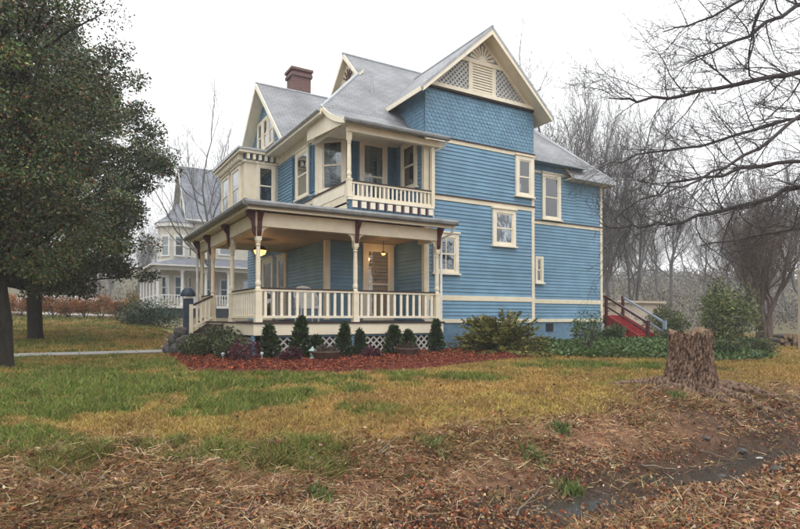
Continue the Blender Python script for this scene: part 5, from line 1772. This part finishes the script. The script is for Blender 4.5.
# ------------------------------------------------------------------ the pale house next door
NH = (10.5, 51.0, 1.1)
pale = thing('pale_house', 'pale two-storey house with steep slate roof, corner turret and white columned porch', 'house', NH)
zb0 = 1.1
def nb_(name, m, *b, parent=None):
    return MB().box(*b).build(name, m, parent or pale)
nb_('wall', 'pale_siding', 8.8, 17.0, 48.3, 55.5, zb0 - 0.5, 9.2)
mb = MB().prism([(8.8, 48.3, 9.2), (8.8, 51.9, 13.9), (8.8, 55.5, 9.2)], (8.2, 0, 0))
mb.build('gable', 'pale_siding', pale)
mb = MB()
for y0 in (47.9, 55.9):
    P = [(8.4, y0, 9.0), (17.4, y0, 9.0), (17.4, 51.9, 14.15), (8.4, 51.9, 14.15)]
    if y0 > 50: P = P[::-1]
    mb.prism(P, (0, 0, -0.15), 0, 1)
rf = mb.build('roof', ['roof_far', 'pale_trim'], pale, uv=True)
for s in (-1, 1):
    MB().prism([(8.36, 51.9, 14.1), (8.36, 51.9 + s * 4.0, 8.95), (8.36, 51.9 + s * 4.0, 8.6), (8.36, 51.9, 13.7)], (0.06, 0, 0)).build('rake_board', 'pale_trim', rf)
nb_('cornice', 'pale_trim', 8.6, 17.1, 48.05, 48.299, 8.75, 9.0)
FN = Frame((8.8, 48.3, 0), (1, 0, 0), (0, -1, 0)); FNL = Frame((8.8, 55.5, 0), (0, -1, 0), (-1, 0, 0))
def far_window(F, a, b, w, h, parent):
    mb = MB()
    for q in ((a, a + 0.16, b, b + h), (a + w - 0.16, a + w, b, b + h), (a + 0.16, a + w - 0.16, b + h - 0.18, b + h), (a + 0.16, a + w - 0.16, b, b + 0.12), (a + 0.16, a + w - 0.16, b + h * 0.48, b + h * 0.52)):
        mb.fbox(F, *q, 0, 0.08)
    w_ = mb.build('window', 'pale_trim', parent)
    MB().fbox(F, a + 0.15, a + w - 0.15, b + 0.1, b + h - 0.15, 0.0, 0.03).build('room', 'dark_room', w_)
    MB().fbox(F, a + 0.15, a + w - 0.15, b + 0.1, b + h - 0.15, 0.035, 0.045).build('pane', 'glass', w_)
for a, b in ((2.2, 6.2), (4.6, 6.2), (0.7, 2.4), (2.3, 2.4), (4.2, 2.4)):
    far_window(FN, a, b, 1.15, 1.9, pale)
for a, b in ((1.0, 6.2), (3.0, 6.2), (0.6, 2.4), (2.4, 2.4), (4.2, 2.4), (3.0, 9.6)):
    far_window(FNL, a, b, 1.15, 1.9, pale)
# corner turret with a conical roof
tc_ = (7.9, 49.3)
N8 = 8
ring = lambda r, z, o=math.pi / 8: [(tc_[0] + r * math.cos(2 * math.pi * k / N8 + o), tc_[1] + r * math.sin(2 * math.pi * k / N8 + o), z) for k in range(N8)]
tur = MB().prism(ring(1.45, 8.3), (0, 0, -7.6)).build('turret', 'pale_siding', pale)
MB().prism(ring(1.68, 8.62), (0, 0, -0.32)).build('cornice', 'pale_trim', tur)
mb = MB()
R0 = ring(1.75, 8.62); R1 = ring(0.9, 9.2); ap = (tc_[0], tc_[1], 10.4)
mb._add(R0 + R1 + [ap], [(k, (k + 1) % 8, 8 + (k + 1) % 8, 8 + k) for k in range(8)] + [(8 + k, 8 + (k + 1) % 8, 16) for k in range(8)])
mb.build('turret_roof', 'roof_far', tur, uv=True)
for k in (3, 4, 5, 6):
    a = 2 * math.pi * k / N8 + math.pi / 4 - math.pi / 8 + math.pi / 8
    n_ = Vector((math.cos(a), math.sin(a), 0))
    u_ = Vector((0, 0, 1)).cross(n_)
    c_ = Vector((tc_[0], tc_[1], 0)) + n_ * (1.45 * math.cos(math.pi / 8))
    Fk = Frame(c_, u_, n_)
    far_window(Fk, -0.42, 5.9, 0.84, 1.75, tur)
    far_window(Fk, -0.42, 2.5, 0.84, 1.9, tur)
    MB().fbox(Fk, -0.55, 0.55, 5.45, 5.62, 0, 0.06).build('belt_board', 'pale_trim', tur)
# wraparound porch
po = nb_('porch', 'pale_trim', 5.9, 15.0, 46.0, 48.29, 1.75, 1.95)
nb_('porch_floor', 'pale_trim', 5.9, 8.79, 48.295, 57.0, 1.75, 1.95, parent=po)
nb_('skirt', 'lattice_dark', 6.0, 14.9, 46.1, 46.2, zb0 - 0.5, 1.74, parent=po)
nb_('skirt', 'lattice_dark', 6.0, 6.1, 46.25, 57.0, zb0 - 0.5, 1.74, parent=po)
colm = MB().lathe([(0.17, 0), (0.17, 0.12), (0.13, 0.16), (0.105, 2.5), (0.16, 2.6), (0.16, 2.72)], (0, 0, 0), 12).mesh('column', 'pale_trim')
cols_ = [(6.1 + k * 1.75, 46.2) for k in range(6)] + [(6.1, 46.2 + k * 2.1) for k in range(1, 6)]
for x, y in cols_:
    link('column', colm, po, (x, y, 1.95))
nb_('beam', 'pale_trim', 5.95, 15.0, 46.05, 46.35, 4.67, 5.0, parent=po)
nb_('beam', 'pale_trim', 5.95, 6.25, 46.355, 57.0, 4.67, 5.0, parent=po)
mb = MB()
mb.prism([(5.5, 45.6, 5.05), (15.2, 45.6, 5.05), (15.2, 48.28, 5.9), (8.18, 48.28, 5.9)], (0, 0, -0.1), 0, 1)
mb.prism([(5.5, 45.6, 5.05), (8.18, 48.28, 5.9), (8.78, 48.28, 5.95), (8.78, 57.2, 5.95), (5.5, 57.2, 5.05)], (0, 0, -0.1), 0, 1)
mb.build('porch_roof', ['roof_far', 'pale_trim'], po, uv=True)
nb_('handrail', 'pale_trim', 6.1, 14.9, 46.16, 46.24, 2.72, 2.80, parent=po)
nb_('handrail', 'pale_trim', 6.06, 6.14, 46.3, 56.9, 2.72, 2.80, parent=po)
bl = MB().box(-0.03, 0.03, -0.03, 0.03, 0, 0.70).mesh('baluster', 'pale_trim')
for k in range(40):
    link('baluster', bl, po, (6.25 + k * 0.21, 46.2, 2.02))

# white car parked in the street beyond the hedge
cx, cyy, cz_ = at(60, d=36)
car = thing('parked_car', 'white car parked in the street behind the rust hedge, only its roof showing', 'car', (cx, cyy, cz_), rotz=0.0)
prof_b = [(-2.2, 0.35), (-2.25, 0.62), (-2.1, 0.88), (-1.2, 0.95), (1.0, 0.98), (2.0, 0.85), (2.25, 0.6), (2.2, 0.35)]
prof_c = [(-1.75, 0.95), (-1.15, 1.42), (-0.4, 1.5), (0.35, 1.46), (1.15, 0.98)]
ux_ = Vector((CY_, -SY, 0)); uy_ = Vector((SY, CY_, 0)); oo = Vector((cx, cyy, cz_))
def cprism(pr, w0, w1):
    mb = MB()
    n = len(pr)
    A = [oo + ux_ * a - uy_ * (w0 if b < 1.2 else w1) + Vector((0, 0, b)) for a, b in pr]
    B = [oo + ux_ * a + uy_ * (w0 if b < 1.2 else w1) + Vector((0, 0, b)) for a, b in pr]
    mb._add(A + B, [tuple(range(n)), tuple(reversed(range(n, 2 * n)))] + [(i, i + n, (i + 1) % n + n, (i + 1) % n) for i in range(n)])
    return mb
cprism(prof_b, 0.88, 0.88).build('body', 'car_white', car)
cprism([(a * 0.985, b - 0.02) for a, b in prof_c], 0.79, 0.66).build('windows', 'dark_room', car)
cprism([(-1.2, 1.40), (-1.05, 1.47), (-0.4, 1.52), (0.35, 1.48), (0.5, 1.40)], 0.70, 0.70).build('roof', 'car_white', car)
for a in (-1.4, 1.4):
    for s in (-0.8, 0.8):
        p = oo + ux_ * a + uy_ * s + Vector((0, 0, 0.33))
        MB().tube([p - uy_ * 0.1, p + uy_ * 0.1], 0.33, 20).build('wheel', 'rubber', car)

# low beige shed beyond the red stairs
sx, sy, sz = at(640, d=42)
shed = thing('low_shed', 'low beige shed in the mist beyond the red stairs', 'shed', (sx, sy, sz))
MB().box(sx - 2.6, sx + 2.6, sy, sy + 3, sz - 0.5, 2.1).build('wall', 'beige_wall', shed)
MB().box(sx - 2.8, sx + 2.8, sy - 0.25, sy + 3.2, 2.102, 2.26).build('roof', 'beige_wall', shed)

# log pile and tan post at the edge of the drive
lx, ly, lz = at(785, d=21.5)
for k, (i, j) in enumerate([(i, j) for j in range(3) for i in range(5 - j)]):
    r = 0.095
    p0 = Vector((lx, ly, lz)) + ux_ * ((i + j * 0.5) * 0.2 - 0.42 + rq.uniform(-0.03, 0.03)) + uy_ * rq.uniform(-0.12, 0.12) + Vector((0, 0, 0.08 + j * 0.16))
    lg = thing('split_log', 'split log with pale cut end in the pile beside the tan post', 'log', p0, 'logs in the pile by the tan post')
    MB().tube([p0 - uy_ * 0.3, p0 + uy_ * 0.35], r * rq.uniform(0.7, 1.05), 7).build('bark', 'bark_grey', lg)
    MB().tube([p0 - uy_ * 0.312, p0 - uy_ * 0.298], r * 0.86, 9).build('cut_end', 'cut_wood', lg)
qx, qy, qz = at(804, d=20.0)
pl = thing('tan_post', 'tall tan wooden post standing beside the log pile', 'post', (qx, qy, qz))
MB().box(qx - 0.13, qx + 0.13, qy - 0.13, qy + 0.13, qz - 0.2, 2.62).build('shaft', 'pole_tan', pl)
MB().box(qx - 0.17, qx + 0.17, qy - 0.17, qy + 0.17, 2.62, 2.70).build('cap', 'pole_tan', pl)

# ------------------------------------------------------------------ stump on the bank
SXp, SYp, SZp = at(690, 391)
print('stump', SXp, SYp, SZp)
m, nt, b = nt_new('stump_bark')
tc = nt.nodes.new('ShaderNodeTexCoord')
mp = nt.nodes.new('ShaderNodeMapping'); mp.inputs['Scale'].default_value = (1, 1, 0.45)
nt.links.new(tc.outputs['Object'], mp.inputs['Vector'])
n1 = nt.nodes.new('ShaderNodeTexNoise'); n1.inputs['Scale'].default_value = 24; n1.inputs['Detail'].default_value = 9
n1.inputs['Roughness'].default_value = 0.7
nt.links.new(mp.outputs['Vector'], n1.inputs['Vector'])
r = nt.nodes.new('ShaderNodeValToRGB')
r.color_ramp.elements[0].position = 0.40; r.color_ramp.elements[0].color = (0.024, 0.016, 0.013, 1)
r.color_ramp.elements[1].position = 0.64; r.color_ramp.elements[1].color = (0.27, 0.19, 0.135, 1)
e = r.color_ramp.elements.new(0.5); e.color = (0.14, 0.088, 0.06, 1)
nt.links.new(n1.outputs['Fac'], r.inputs['Fac']); nt.links.new(r.outputs['Color'], b.inputs['Base Color'])
bp = nt.nodes.new('ShaderNodeBump'); bp.inputs['Strength'].default_value = 0.9; bp.inputs['Distance'].default_value = 0.03
nt.links.new(n1.outputs['Fac'], bp.inputs['Height']); nt.links.new(bp.outputs['Normal'], b.inputs['Normal'])
b.inputs['Roughness'].default_value = 0.95; set_spec(b, 0.1)
MATS['stump_bark'] = m
mat('weathered_wood', (0.20, 0.135, 0.085), 0.9, 0.35, 14, 0.8, 30)
stump = thing('tree_stump', 'weathered brown tree stump with flaring roots on the ditch bank', 'stump', (SXp, SYp, SZp))
nu, nv = 200, 90
th = np.linspace(0, 2 * np.pi, nu, endpoint=False)
H = zat(333, 9.4) - SZp
TH, VV = np.meshgrid(th, np.linspace(0, 1, nv))
Zs = -0.22 + (H + 0.22) * VV
flare = np.exp(-np.maximum(Zs, -0.1) / 0.20)
roots = sum(a * np.exp(-((np.angle(np.exp(1j * (TH - t0)))) / w) ** 2) for a, t0, w in ((0.42, 3.55, 0.30), (0.26, 2.6, 0.3), (0.30, -0.55, 0.28), (0.22, 4.75, 0.35), (0.22, 0.6, 0.3), (0.2, 1.6, 0.3)))
R = 0.355 + 0.035 * np.cos(2 * TH + 0.5) + 0.02 * np.cos(3 * TH) + 0.05 * (1 - VV) + flare * (0.06 + roots)
rid = fbm(np.cos(TH) * 7 + 30, np.sin(TH) * 7 + 30 + Zs * 0.9, 1.0, 4) - 0.5
rid2 = fbm(np.cos(TH) * 19 + 60, np.sin(TH) * 19 + 60 + Zs * 2.6, 1.0, 3) - 0.5
rid3 = fbm(TH * 9 + 11, Zs * 16, 1.0, 3) - 0.5
plate = np.abs(fbm(np.cos(TH) * 5 + 40 + 0.25 * np.sin(Zs * 9), np.sin(TH) * 5 + 40 + Zs * 1.6, 1.6, 3) - 0.5) * 2
R = R + 0.055 * rid + 0.05 * rid2 + 0.03 * rid3 - 0.055 * (1 - sstep(0.0, 0.22, plate))
ztop = Zs + VV ** 6 * 0.14 * (fbm(np.cos(TH) * 3 + 9, np.sin(TH) * 3 + 9, 1.0, 3) - 0.5) * 2
lean = 0.05 * VV
V_ = np.stack([SXp + R * np.cos(TH) + lean, SYp + R * np.sin(TH), SZp + ztop], -1).reshape(-1, 3)
ids = np.arange(nu * nv).reshape(nv, nu)
Q = np.stack([ids[:-1], np.roll(ids[:-1], -1, 1), np.roll(ids[1:], -1, 1), ids[1:]], -1).reshape(-1, 4)
link('trunk', fast_mesh('trunk', V_, Q, None, 'stump_bark'), stump)
# rough hollowed top
k_ = 14
Vt, top = [], V_.reshape(nv, nu, 3)[-1]
cen = top.mean(0)
for i in range(k_):
    s = 1 - i / k_ * 0.97
    ringp = cen + (top - cen) * s
    ringp[:, 2] = top[:, 2] * s ** 2 + (cen[2] - 0.10) * (1 - s ** 2) + (0.06 * (fbm(ringp[:, 0], ringp[:, 1], 9, 3) - 0.5) if i else 0)
    Vt.append(ringp)
Vt = np.concatenate(Vt)
ids = np.arange(nu * k_).reshape(k_, nu)
Q = np.stack([ids[:-1], np.roll(ids[:-1], -1, 1), np.roll(ids[1:], -1, 1), ids[1:]], -1).reshape(-1, 4)
link('cut_top', fast_mesh('cut_top', Vt, Q, None, 'weathered_wood'), stump)
def root(pts, r0):
    P = [Vector((SXp + a, SYp + b_, tz(SXp + a, SYp + b_) + c)) for a, b_, c in pts]
    n = 24
    Pp, Rr = [], []
    for i in range(n):
        t = i / (n - 1) * (len(P) - 1)
        k = min(int(t), len(P) - 2)
        q = P[k].lerp(P[k + 1], t - k) + Vector((rq.gauss(0, 0.012), rq.gauss(0, 0.012), rq.gauss(0, 0.008)))
        Pp.append(q); Rr.append(r0 * (1 - 0.75 * i / n) * rq.uniform(0.85, 1.15))
    T = Tubes(); T.add(Pp, Rr, 10)
    link('root', T.mesh('root', 'stump_bark'), stump)
rt_ = lambda a, f: (ux_ * a + uy_ * f)
for pts, r0 in ((rel, rr0) for rel, rr0 in (
        ([(-0.30, 0.02, 0.16), (-0.6, 0.10, 0.08), (-0.95, 0.08, 0.05), (-1.3, 0.16, 0.0), (-1.55, 0.2, -0.05)], 0.15),
        ([(-0.25, -0.25, 0.10), (-0.55, -0.5, 0.05), (-0.9, -0.62, 0.02), (-1.2, -0.6, -0.04)], 0.10),
        ([(0.28, -0.1, 0.12), (0.65, -0.25, 0.06), (1.1, -0.35, 0.03), (1.6, -0.42, 0.0), (2.1, -0.45, -0.05)], 0.12),
        ([(0.25, -0.3, 0.10), (0.55, -0.65, 0.05), (1.0, -0.95, 0.02), (1.4, -1.15, -0.05)], 0.11),
        ([(0.0, -0.35, 0.08), (0.02, -0.75, 0.04), (0.15, -1.15, 0.02), (0.2, -1.5, -0.06)], 0.10),
        ([(0.3, 0.1, 0.1), (0.8, 0.2, 0.04), (1.3, 0.15, 0.0), (1.8, 0.25, -0.05)], 0.10))):
    root([((ux_ * a_ + uy_ * f_).x, (ux_ * a_ + uy_ * f_).y, c_) for a_, f_, c_ in pts], r0)
# ------------------------------------------------------------------ grass, fallen leaves, straw and twigs
r9 = np.random.default_rng(90)
bedP = [tuple(p) for p in poly]
def scatter(n, fmin, fmax, power, rlim=1.2):
    """points spread over the ground in front of the viewpoint, thinning out with distance"""
    q = r9.random(n)
    if abs(power - 1) < 1e-6: f = fmin * (fmax / fmin) ** q
    else: f = (fmin ** (1 - power) + q * (fmax ** (1 - power) - fmin ** (1 - power))) ** (1 / (1 - power))
    r = (r9.random(n) * 2 - 1) * f * rlim
    return f, f * SY + r * CY_, f * CY_ - r * SY
def free(x, y):
    ok = ~in_poly(x, y, bedP) & ~in_poly(x, y, ivy_poly)
    ok &= ~((x > 3.7) & (x < 19) & (y > 13.3)) & ~((y > 16.9) & (y < 18.4) & (x < 3.5))
    ok &= np.hypot(x - SXp, y - SYp) > 0.42
    return ok
# grass blades
f, x, y = scatter(1100000, 2.6, 34, 1.2)
ok = free(x, y) & (y > 2.2)
f, x, y = f[ok], x[ok], y[ok]
g, lit, w1, w2 = lawn_masks(x, y)
keep = r9.random(len(x)) < np.clip(1.0 - 0.15 * lit, 0.05, 1) * (0.45 + 0.55 * sstep(0.3, 0.55, fbm(x, y, 2.6, 3, 31.0)))
keep &= ~((y > 3.2) & (y < 5.2) & (r9.random(len(x)) < 0.9)) & ~((y < 4.3) & (r9.random(len(x)) < 0.78))
keep &= r9.random(len(x)) > 0.55 * lit * sstep(0.55, 0.42, fbm(x, y, 1.6, 3, 41.0)) + 0.35 * lit
f, x, y, g, lit = f[keep], x[keep], y[keep], g[keep], lit[keep]
n = len(x)
z = terrain(x, y)
base = lawn_colour(x, y)
h = r9.uniform(0.025, 0.06, n) * (1 + 0.6 * lit) * (1 + 0.7 * sstep(0.4, 0.9, g)) * (0.85 + 0.03 * f)
w = 0.0022 + 0.0009 * f
th = r9.uniform(0, 2 * np.pi, n)
lean_ = r9.normal(scale=0.75, size=(n, 2)) * (h * (1 + 1.6 * lit))[:, None]
V = np.empty((n, 3, 3), np.float32)
V[:, 0] = np.stack([x - np.cos(th) * w, y - np.sin(th) * w, z - 0.005], 1)
V[:, 1] = np.stack([x + np.cos(th) * w, y + np.sin(th) * w, z - 0.005], 1)
V[:, 2] = np.stack([x + lean_[:, 0], y + lean_[:, 1], z + h], 1)
dry = (r9.random(n) < 0.18 + 0.25 * (1 - g))[:, None]
isg = r9.random(n) < sstep(0.12, 0.72, g)
pure = np.where(isg[:, None], C_GREEN * np.array((1.0, 1.08, 1.0)), C_STRAW * 0.5 + C_YEL * 0.5)
cb = (0.45 * base + 0.55 * pure) * np.exp(r9.normal(scale=0.30, size=(n, 1))) * 1.12
cb = np.where(dry, cb * 0.45 + np.array((0.33, 0.225, 0.095)) * 0.62 * np.exp(r9.normal(scale=0.2, size=(n, 1))), cb)
dead = pick_cols(n, [(0.34, 0.23, 0.12), (0.26, 0.18, 0.08), (0.17, 0.16, 0.05), (0.24, 0.12, 0.065), (0.15, 0.075, 0.045)], [2, 3, 2.5, 3, 2], 0.25, r9)
cb = np.where((r9.random(n) < lit * 1.1)[:, None], dead, cb)
cb = np.clip(cb, 0.004, 0.7)
tag(link('grass', fast_mesh('grass', V.reshape(-1, 3), np.arange(3 * n).reshape(n, 3), np.repeat(cb, 3, 0), 'grass_blade')), 'patchy winter lawn grass, green and straw coloured', 'grass', kind='stuff')

# fallen leaves
def fallen(nn, fmin, fmax, power, thresh, size, pal, wts, extra_lawn=0.0):
    f, x, y = scatter(nn, fmin, fmax, power)
    ok = free(x, y) & (y > 0.9)
    f, x, y = f[ok], x[ok], y[ok]
    g, lit, w1, w2 = lawn_masks(x, y)
    clump = sstep(0.35, 0.6, fbm(x, y, 1.6, 3, 41.0))
    keep = r9.random(len(x)) < np.clip(lit * (0.12 + 0.78 * clump) + 0.5 * lit * (y < 4.3) + extra_lawn * clump, 0, 1)
    keep &= ~((terrain(x, y) < -0.90) & (r9.random(len(x)) < 0.80)) & (terrain(x, y) > -1.02)
    x, y, f = x[keep], y[keep], f[keep]
    n = len(x)
    z = terrain(x, y) + r9.uniform(0.0, 0.045, n)
    D = np.stack([r9.normal(size=n), r9.normal(size=n), r9.normal(scale=0.45, size=n)], 1)
    roll = np.tile(np.array([0, 0, 1.0]), (n, 1))
    roll = np.cross(D, np.cross(roll, D)) * 0 + np.stack([r9.normal(scale=0.5, size=n), r9.normal(scale=0.5, size=n), np.ones(n)], 1)
    L = r9.uniform(size[0], size[1], n) * (0.9 + 0.02 * f)
    cols = pick_cols(n, pal, wts, 0.32, r9)
    return leaf_mesh('fallen_leaves', np.stack([x, y, z], 1), D, L, L * r9.uniform(0.4, 0.8, n), cols, 'dead_leaf', r9, fold=0.9, roll=np.cross(unit(D), roll))
LEAFPAL = [(0.30, 0.175, 0.085), (0.19, 0.095, 0.052), (0.22, 0.072, 0.038), (0.40, 0.29, 0.19), (0.06, 0.038, 0.028), (0.30, 0.09, 0.035), (0.30, 0.22, 0.17)]
tag(link('leaf_litter', fallen(270000, 2.2, 13, 1.1, 0, (0.014, 0.052), LEAFPAL, [4, 4, 3.4, 1.8, 3.4, 1.1, 1.6])), 'fallen brown leaves covering the ditch bank', 'leaf litter', kind='stuff')
tag(link('scattered_leaves', fallen(85000, 4, 24, 1.2, 0, (0.025, 0.06), LEAFPAL, [3, 4, 3, 2, 2, 1, 1], 0.10)), 'scattered fallen leaves on the lawn', 'leaf litter', kind='stuff')

# dry straw stems lying in the litter
f, x, y = scatter(340000, 2.2, 12, 1.2)
ok = free(x, y) & (y > 0.9)
f, x, y = f[ok], x[ok], y[ok]
g, lit, w1, w2 = lawn_masks(x, y)
keep = r9.random(len(x)) < np.clip(lit * (0.25 + 0.75 * sstep(0.4, 0.6, fbm(x, y, 1.1, 3, 51.0))), 0, 1)
keep &= ~((terrain(x, y) < -0.84) & (r9.random(len(x)) < 0.93)) & ~((y < 4.4) & (r9.random(len(x)) < 0.75))
f, x, y = f[keep], x[keep], y[keep]
n = len(x)
z = terrain(x, y) + r9.uniform(0.0, 0.06, n)
th = r9.uniform(0, 2 * np.pi, n)
L = r9.uniform(0.03, 0.15, n) + 0.10 * (r9.random(n) < 0.06)
el = r9.normal(scale=0.25, size=n)
D = np.stack([np.cos(th), np.sin(th), el], 1)
S = np.stack([-np.sin(th), np.cos(th), 0.6 * r9.normal(size=n)], 1) * (0.0009 + 0.00030 * f)[:, None]
Pm = np.stack([x, y, z], 1)
V = np.empty((n, 4, 3), np.float32)
e1 = Pm + D * L[:, None]
e1[:, 2] = np.maximum(e1[:, 2], terrain(e1[:, 0], e1[:, 1]) + 0.004)
V[:, 0], V[:, 1], V[:, 2], V[:, 3] = Pm - S, Pm + S, e1 + S * 0.5, e1 - S * 0.5
cols = pick_cols(n, [(0.42, 0.30, 0.165), (0.32, 0.20, 0.095), (0.25, 0.13, 0.07), (0.48, 0.37, 0.24), (0.14, 0.085, 0.05)], [3, 4, 3, 2, 2], 0.25, r9)
tag(link('straw', fast_mesh('straw', V.reshape(-1, 3), np.arange(4 * n).reshape(n, 4), np.repeat(cols, 4, 0), 'dead_leaf')), 'dry straw and dead stems lying on the bank', 'straw', kind='stuff')

# fallen sticks
rs9 = random.Random(19)
def stick(u, v, du, dv, r, label, grp=None):
    a, b_ = at(u, v), at(u + du, v + dv)
    pts = []
    for i in range(8):
        t = i / 7
        x, y = a[0] + (b_[0] - a[0]) * t + rs9.gauss(0, 0.02), a[1] + (b_[1] - a[1]) * t + rs9.gauss(0, 0.02)
        pts.append(Vector((x, y, a[2] + (b_[2] - a[2]) * t + 0.05 + rs9.uniform(0, 0.03))))
    T = Tubes(); T.add(pts, [r * (1 - 0.6 * i / 8) for i in range(8)], 6)
    tag(link('stick', T.mesh('stick', 'twig')), label, 'stick', grp)
stick(515, 522, 28, -32, 0.010, 'long pale stick lying upright in the litter by the ditch')
stick(640, 470, 36, 4, 0.018, 'thick dark stick lying along the ditch bank below the stump')
stick(55, 475, 34, 30, 0.008, 'thin pale stick lying on the leaf litter below the lawn')
stick(380, 458, 22, -20, 0.008, 'thin straw coloured stick on the bank edge of the lawn')
stick(700, 455, 30, 10, 0.012, 'short dark stick hanging over the water in the ditch')
for u, v, w, h, lab in ((758, 464, 0.10, 0.07, 'white stone at the edge of the ditch water'),):
    d_ = at(u, v); d_ = d_[0] * SY + d_[1] * CY_
    rock(u, d_, w, h, lab, 'white_stone')
for u, v, w in ((720, 478, 0.11), (690, 492, 0.08), (640, 500, 0.07), (775, 470, 0.12), (740, 452, 0.13), (705, 440, 0.10)):
    d_ = at(u, v); d_ = d_[0] * SY + d_[1] * CY_
    rock(u, d_, w * 0.7, w * 0.35, 'small wet dark stone in the bed of the ditch', 'stone', 'stones in the ditch')
# green weeds in the litter
for k, (u, v, s) in enumerate(((433, 447, 0.22), (570, 492, 0.16), (535, 458, 0.2), (676, 398, 0.14), (705, 392, 0.12), (560, 430, 0.16), (320, 500, 0.12))):
    x, y, z = at(u, v)
    rng = np.random.default_rng(900 + k)
    n = 170
    th = rng.uniform(0, 6.283, n)
    Pp = np.stack([x + rng.normal(scale=s * 0.45, size=n), y + rng.normal(scale=s * 0.45, size=n), np.full(n, z)], 1)
    Pp[:, 2] = terrain(Pp[:, 0], Pp[:, 1])
    D = np.stack([np.cos(th) * 0.6, np.sin(th) * 0.6, np.ones(n)], 1)
    L = rng.uniform(0.05, 0.15, n)
    cols = pick_cols(n, [(0.12, 0.165, 0.045), (0.17, 0.20, 0.075), (0.08, 0.115, 0.04)], [3, 2, 2], 0.25, rng)
    o = link('weed_tuft', leaf_mesh('weed_tuft', Pp, D, L, L * 0.18, cols, 'grass_blade', rng))
    lab = ['green weed tuft at the foot of the bank below the lawn edge', 'weed tuft among red leaves near the ditch', 'pale weed tuft halfway down the bank', 'green weed growing against the stump foot', 'small weed at the stump between its roots', 'green weed tuft on the bank left of the stump', 'sparse weed tuft in the leaf litter'][k]
    tag(o, lab, 'weed')

# ------------------------------------------------------------------ mist
m = bpy.data.materials.new('haze')
m.use_nodes = True
nt = m.node_tree
nt.nodes.clear()
o_ = nt.nodes.new('ShaderNodeOutputMaterial')
pv = nt.nodes.new('ShaderNodeVolumePrincipled')
pv.inputs['Color'].default_value = (0.80, 0.82, 0.85, 1)
pv.inputs['Density'].default_value = 0.0016
pv.inputs['Anisotropy'].default_value = 0.1
nt.links.new(pv.outputs['Volume'], o_.inputs['Volume'])
MATS['haze'] = m
hz = MB().box(gx_[0] - 5, gx_[-1] + 5, gy_[0] - 5, gy_[-1] + 5, -4.0, 48.0).build('haze', 'haze')
hz['kind'] = 'stuff'
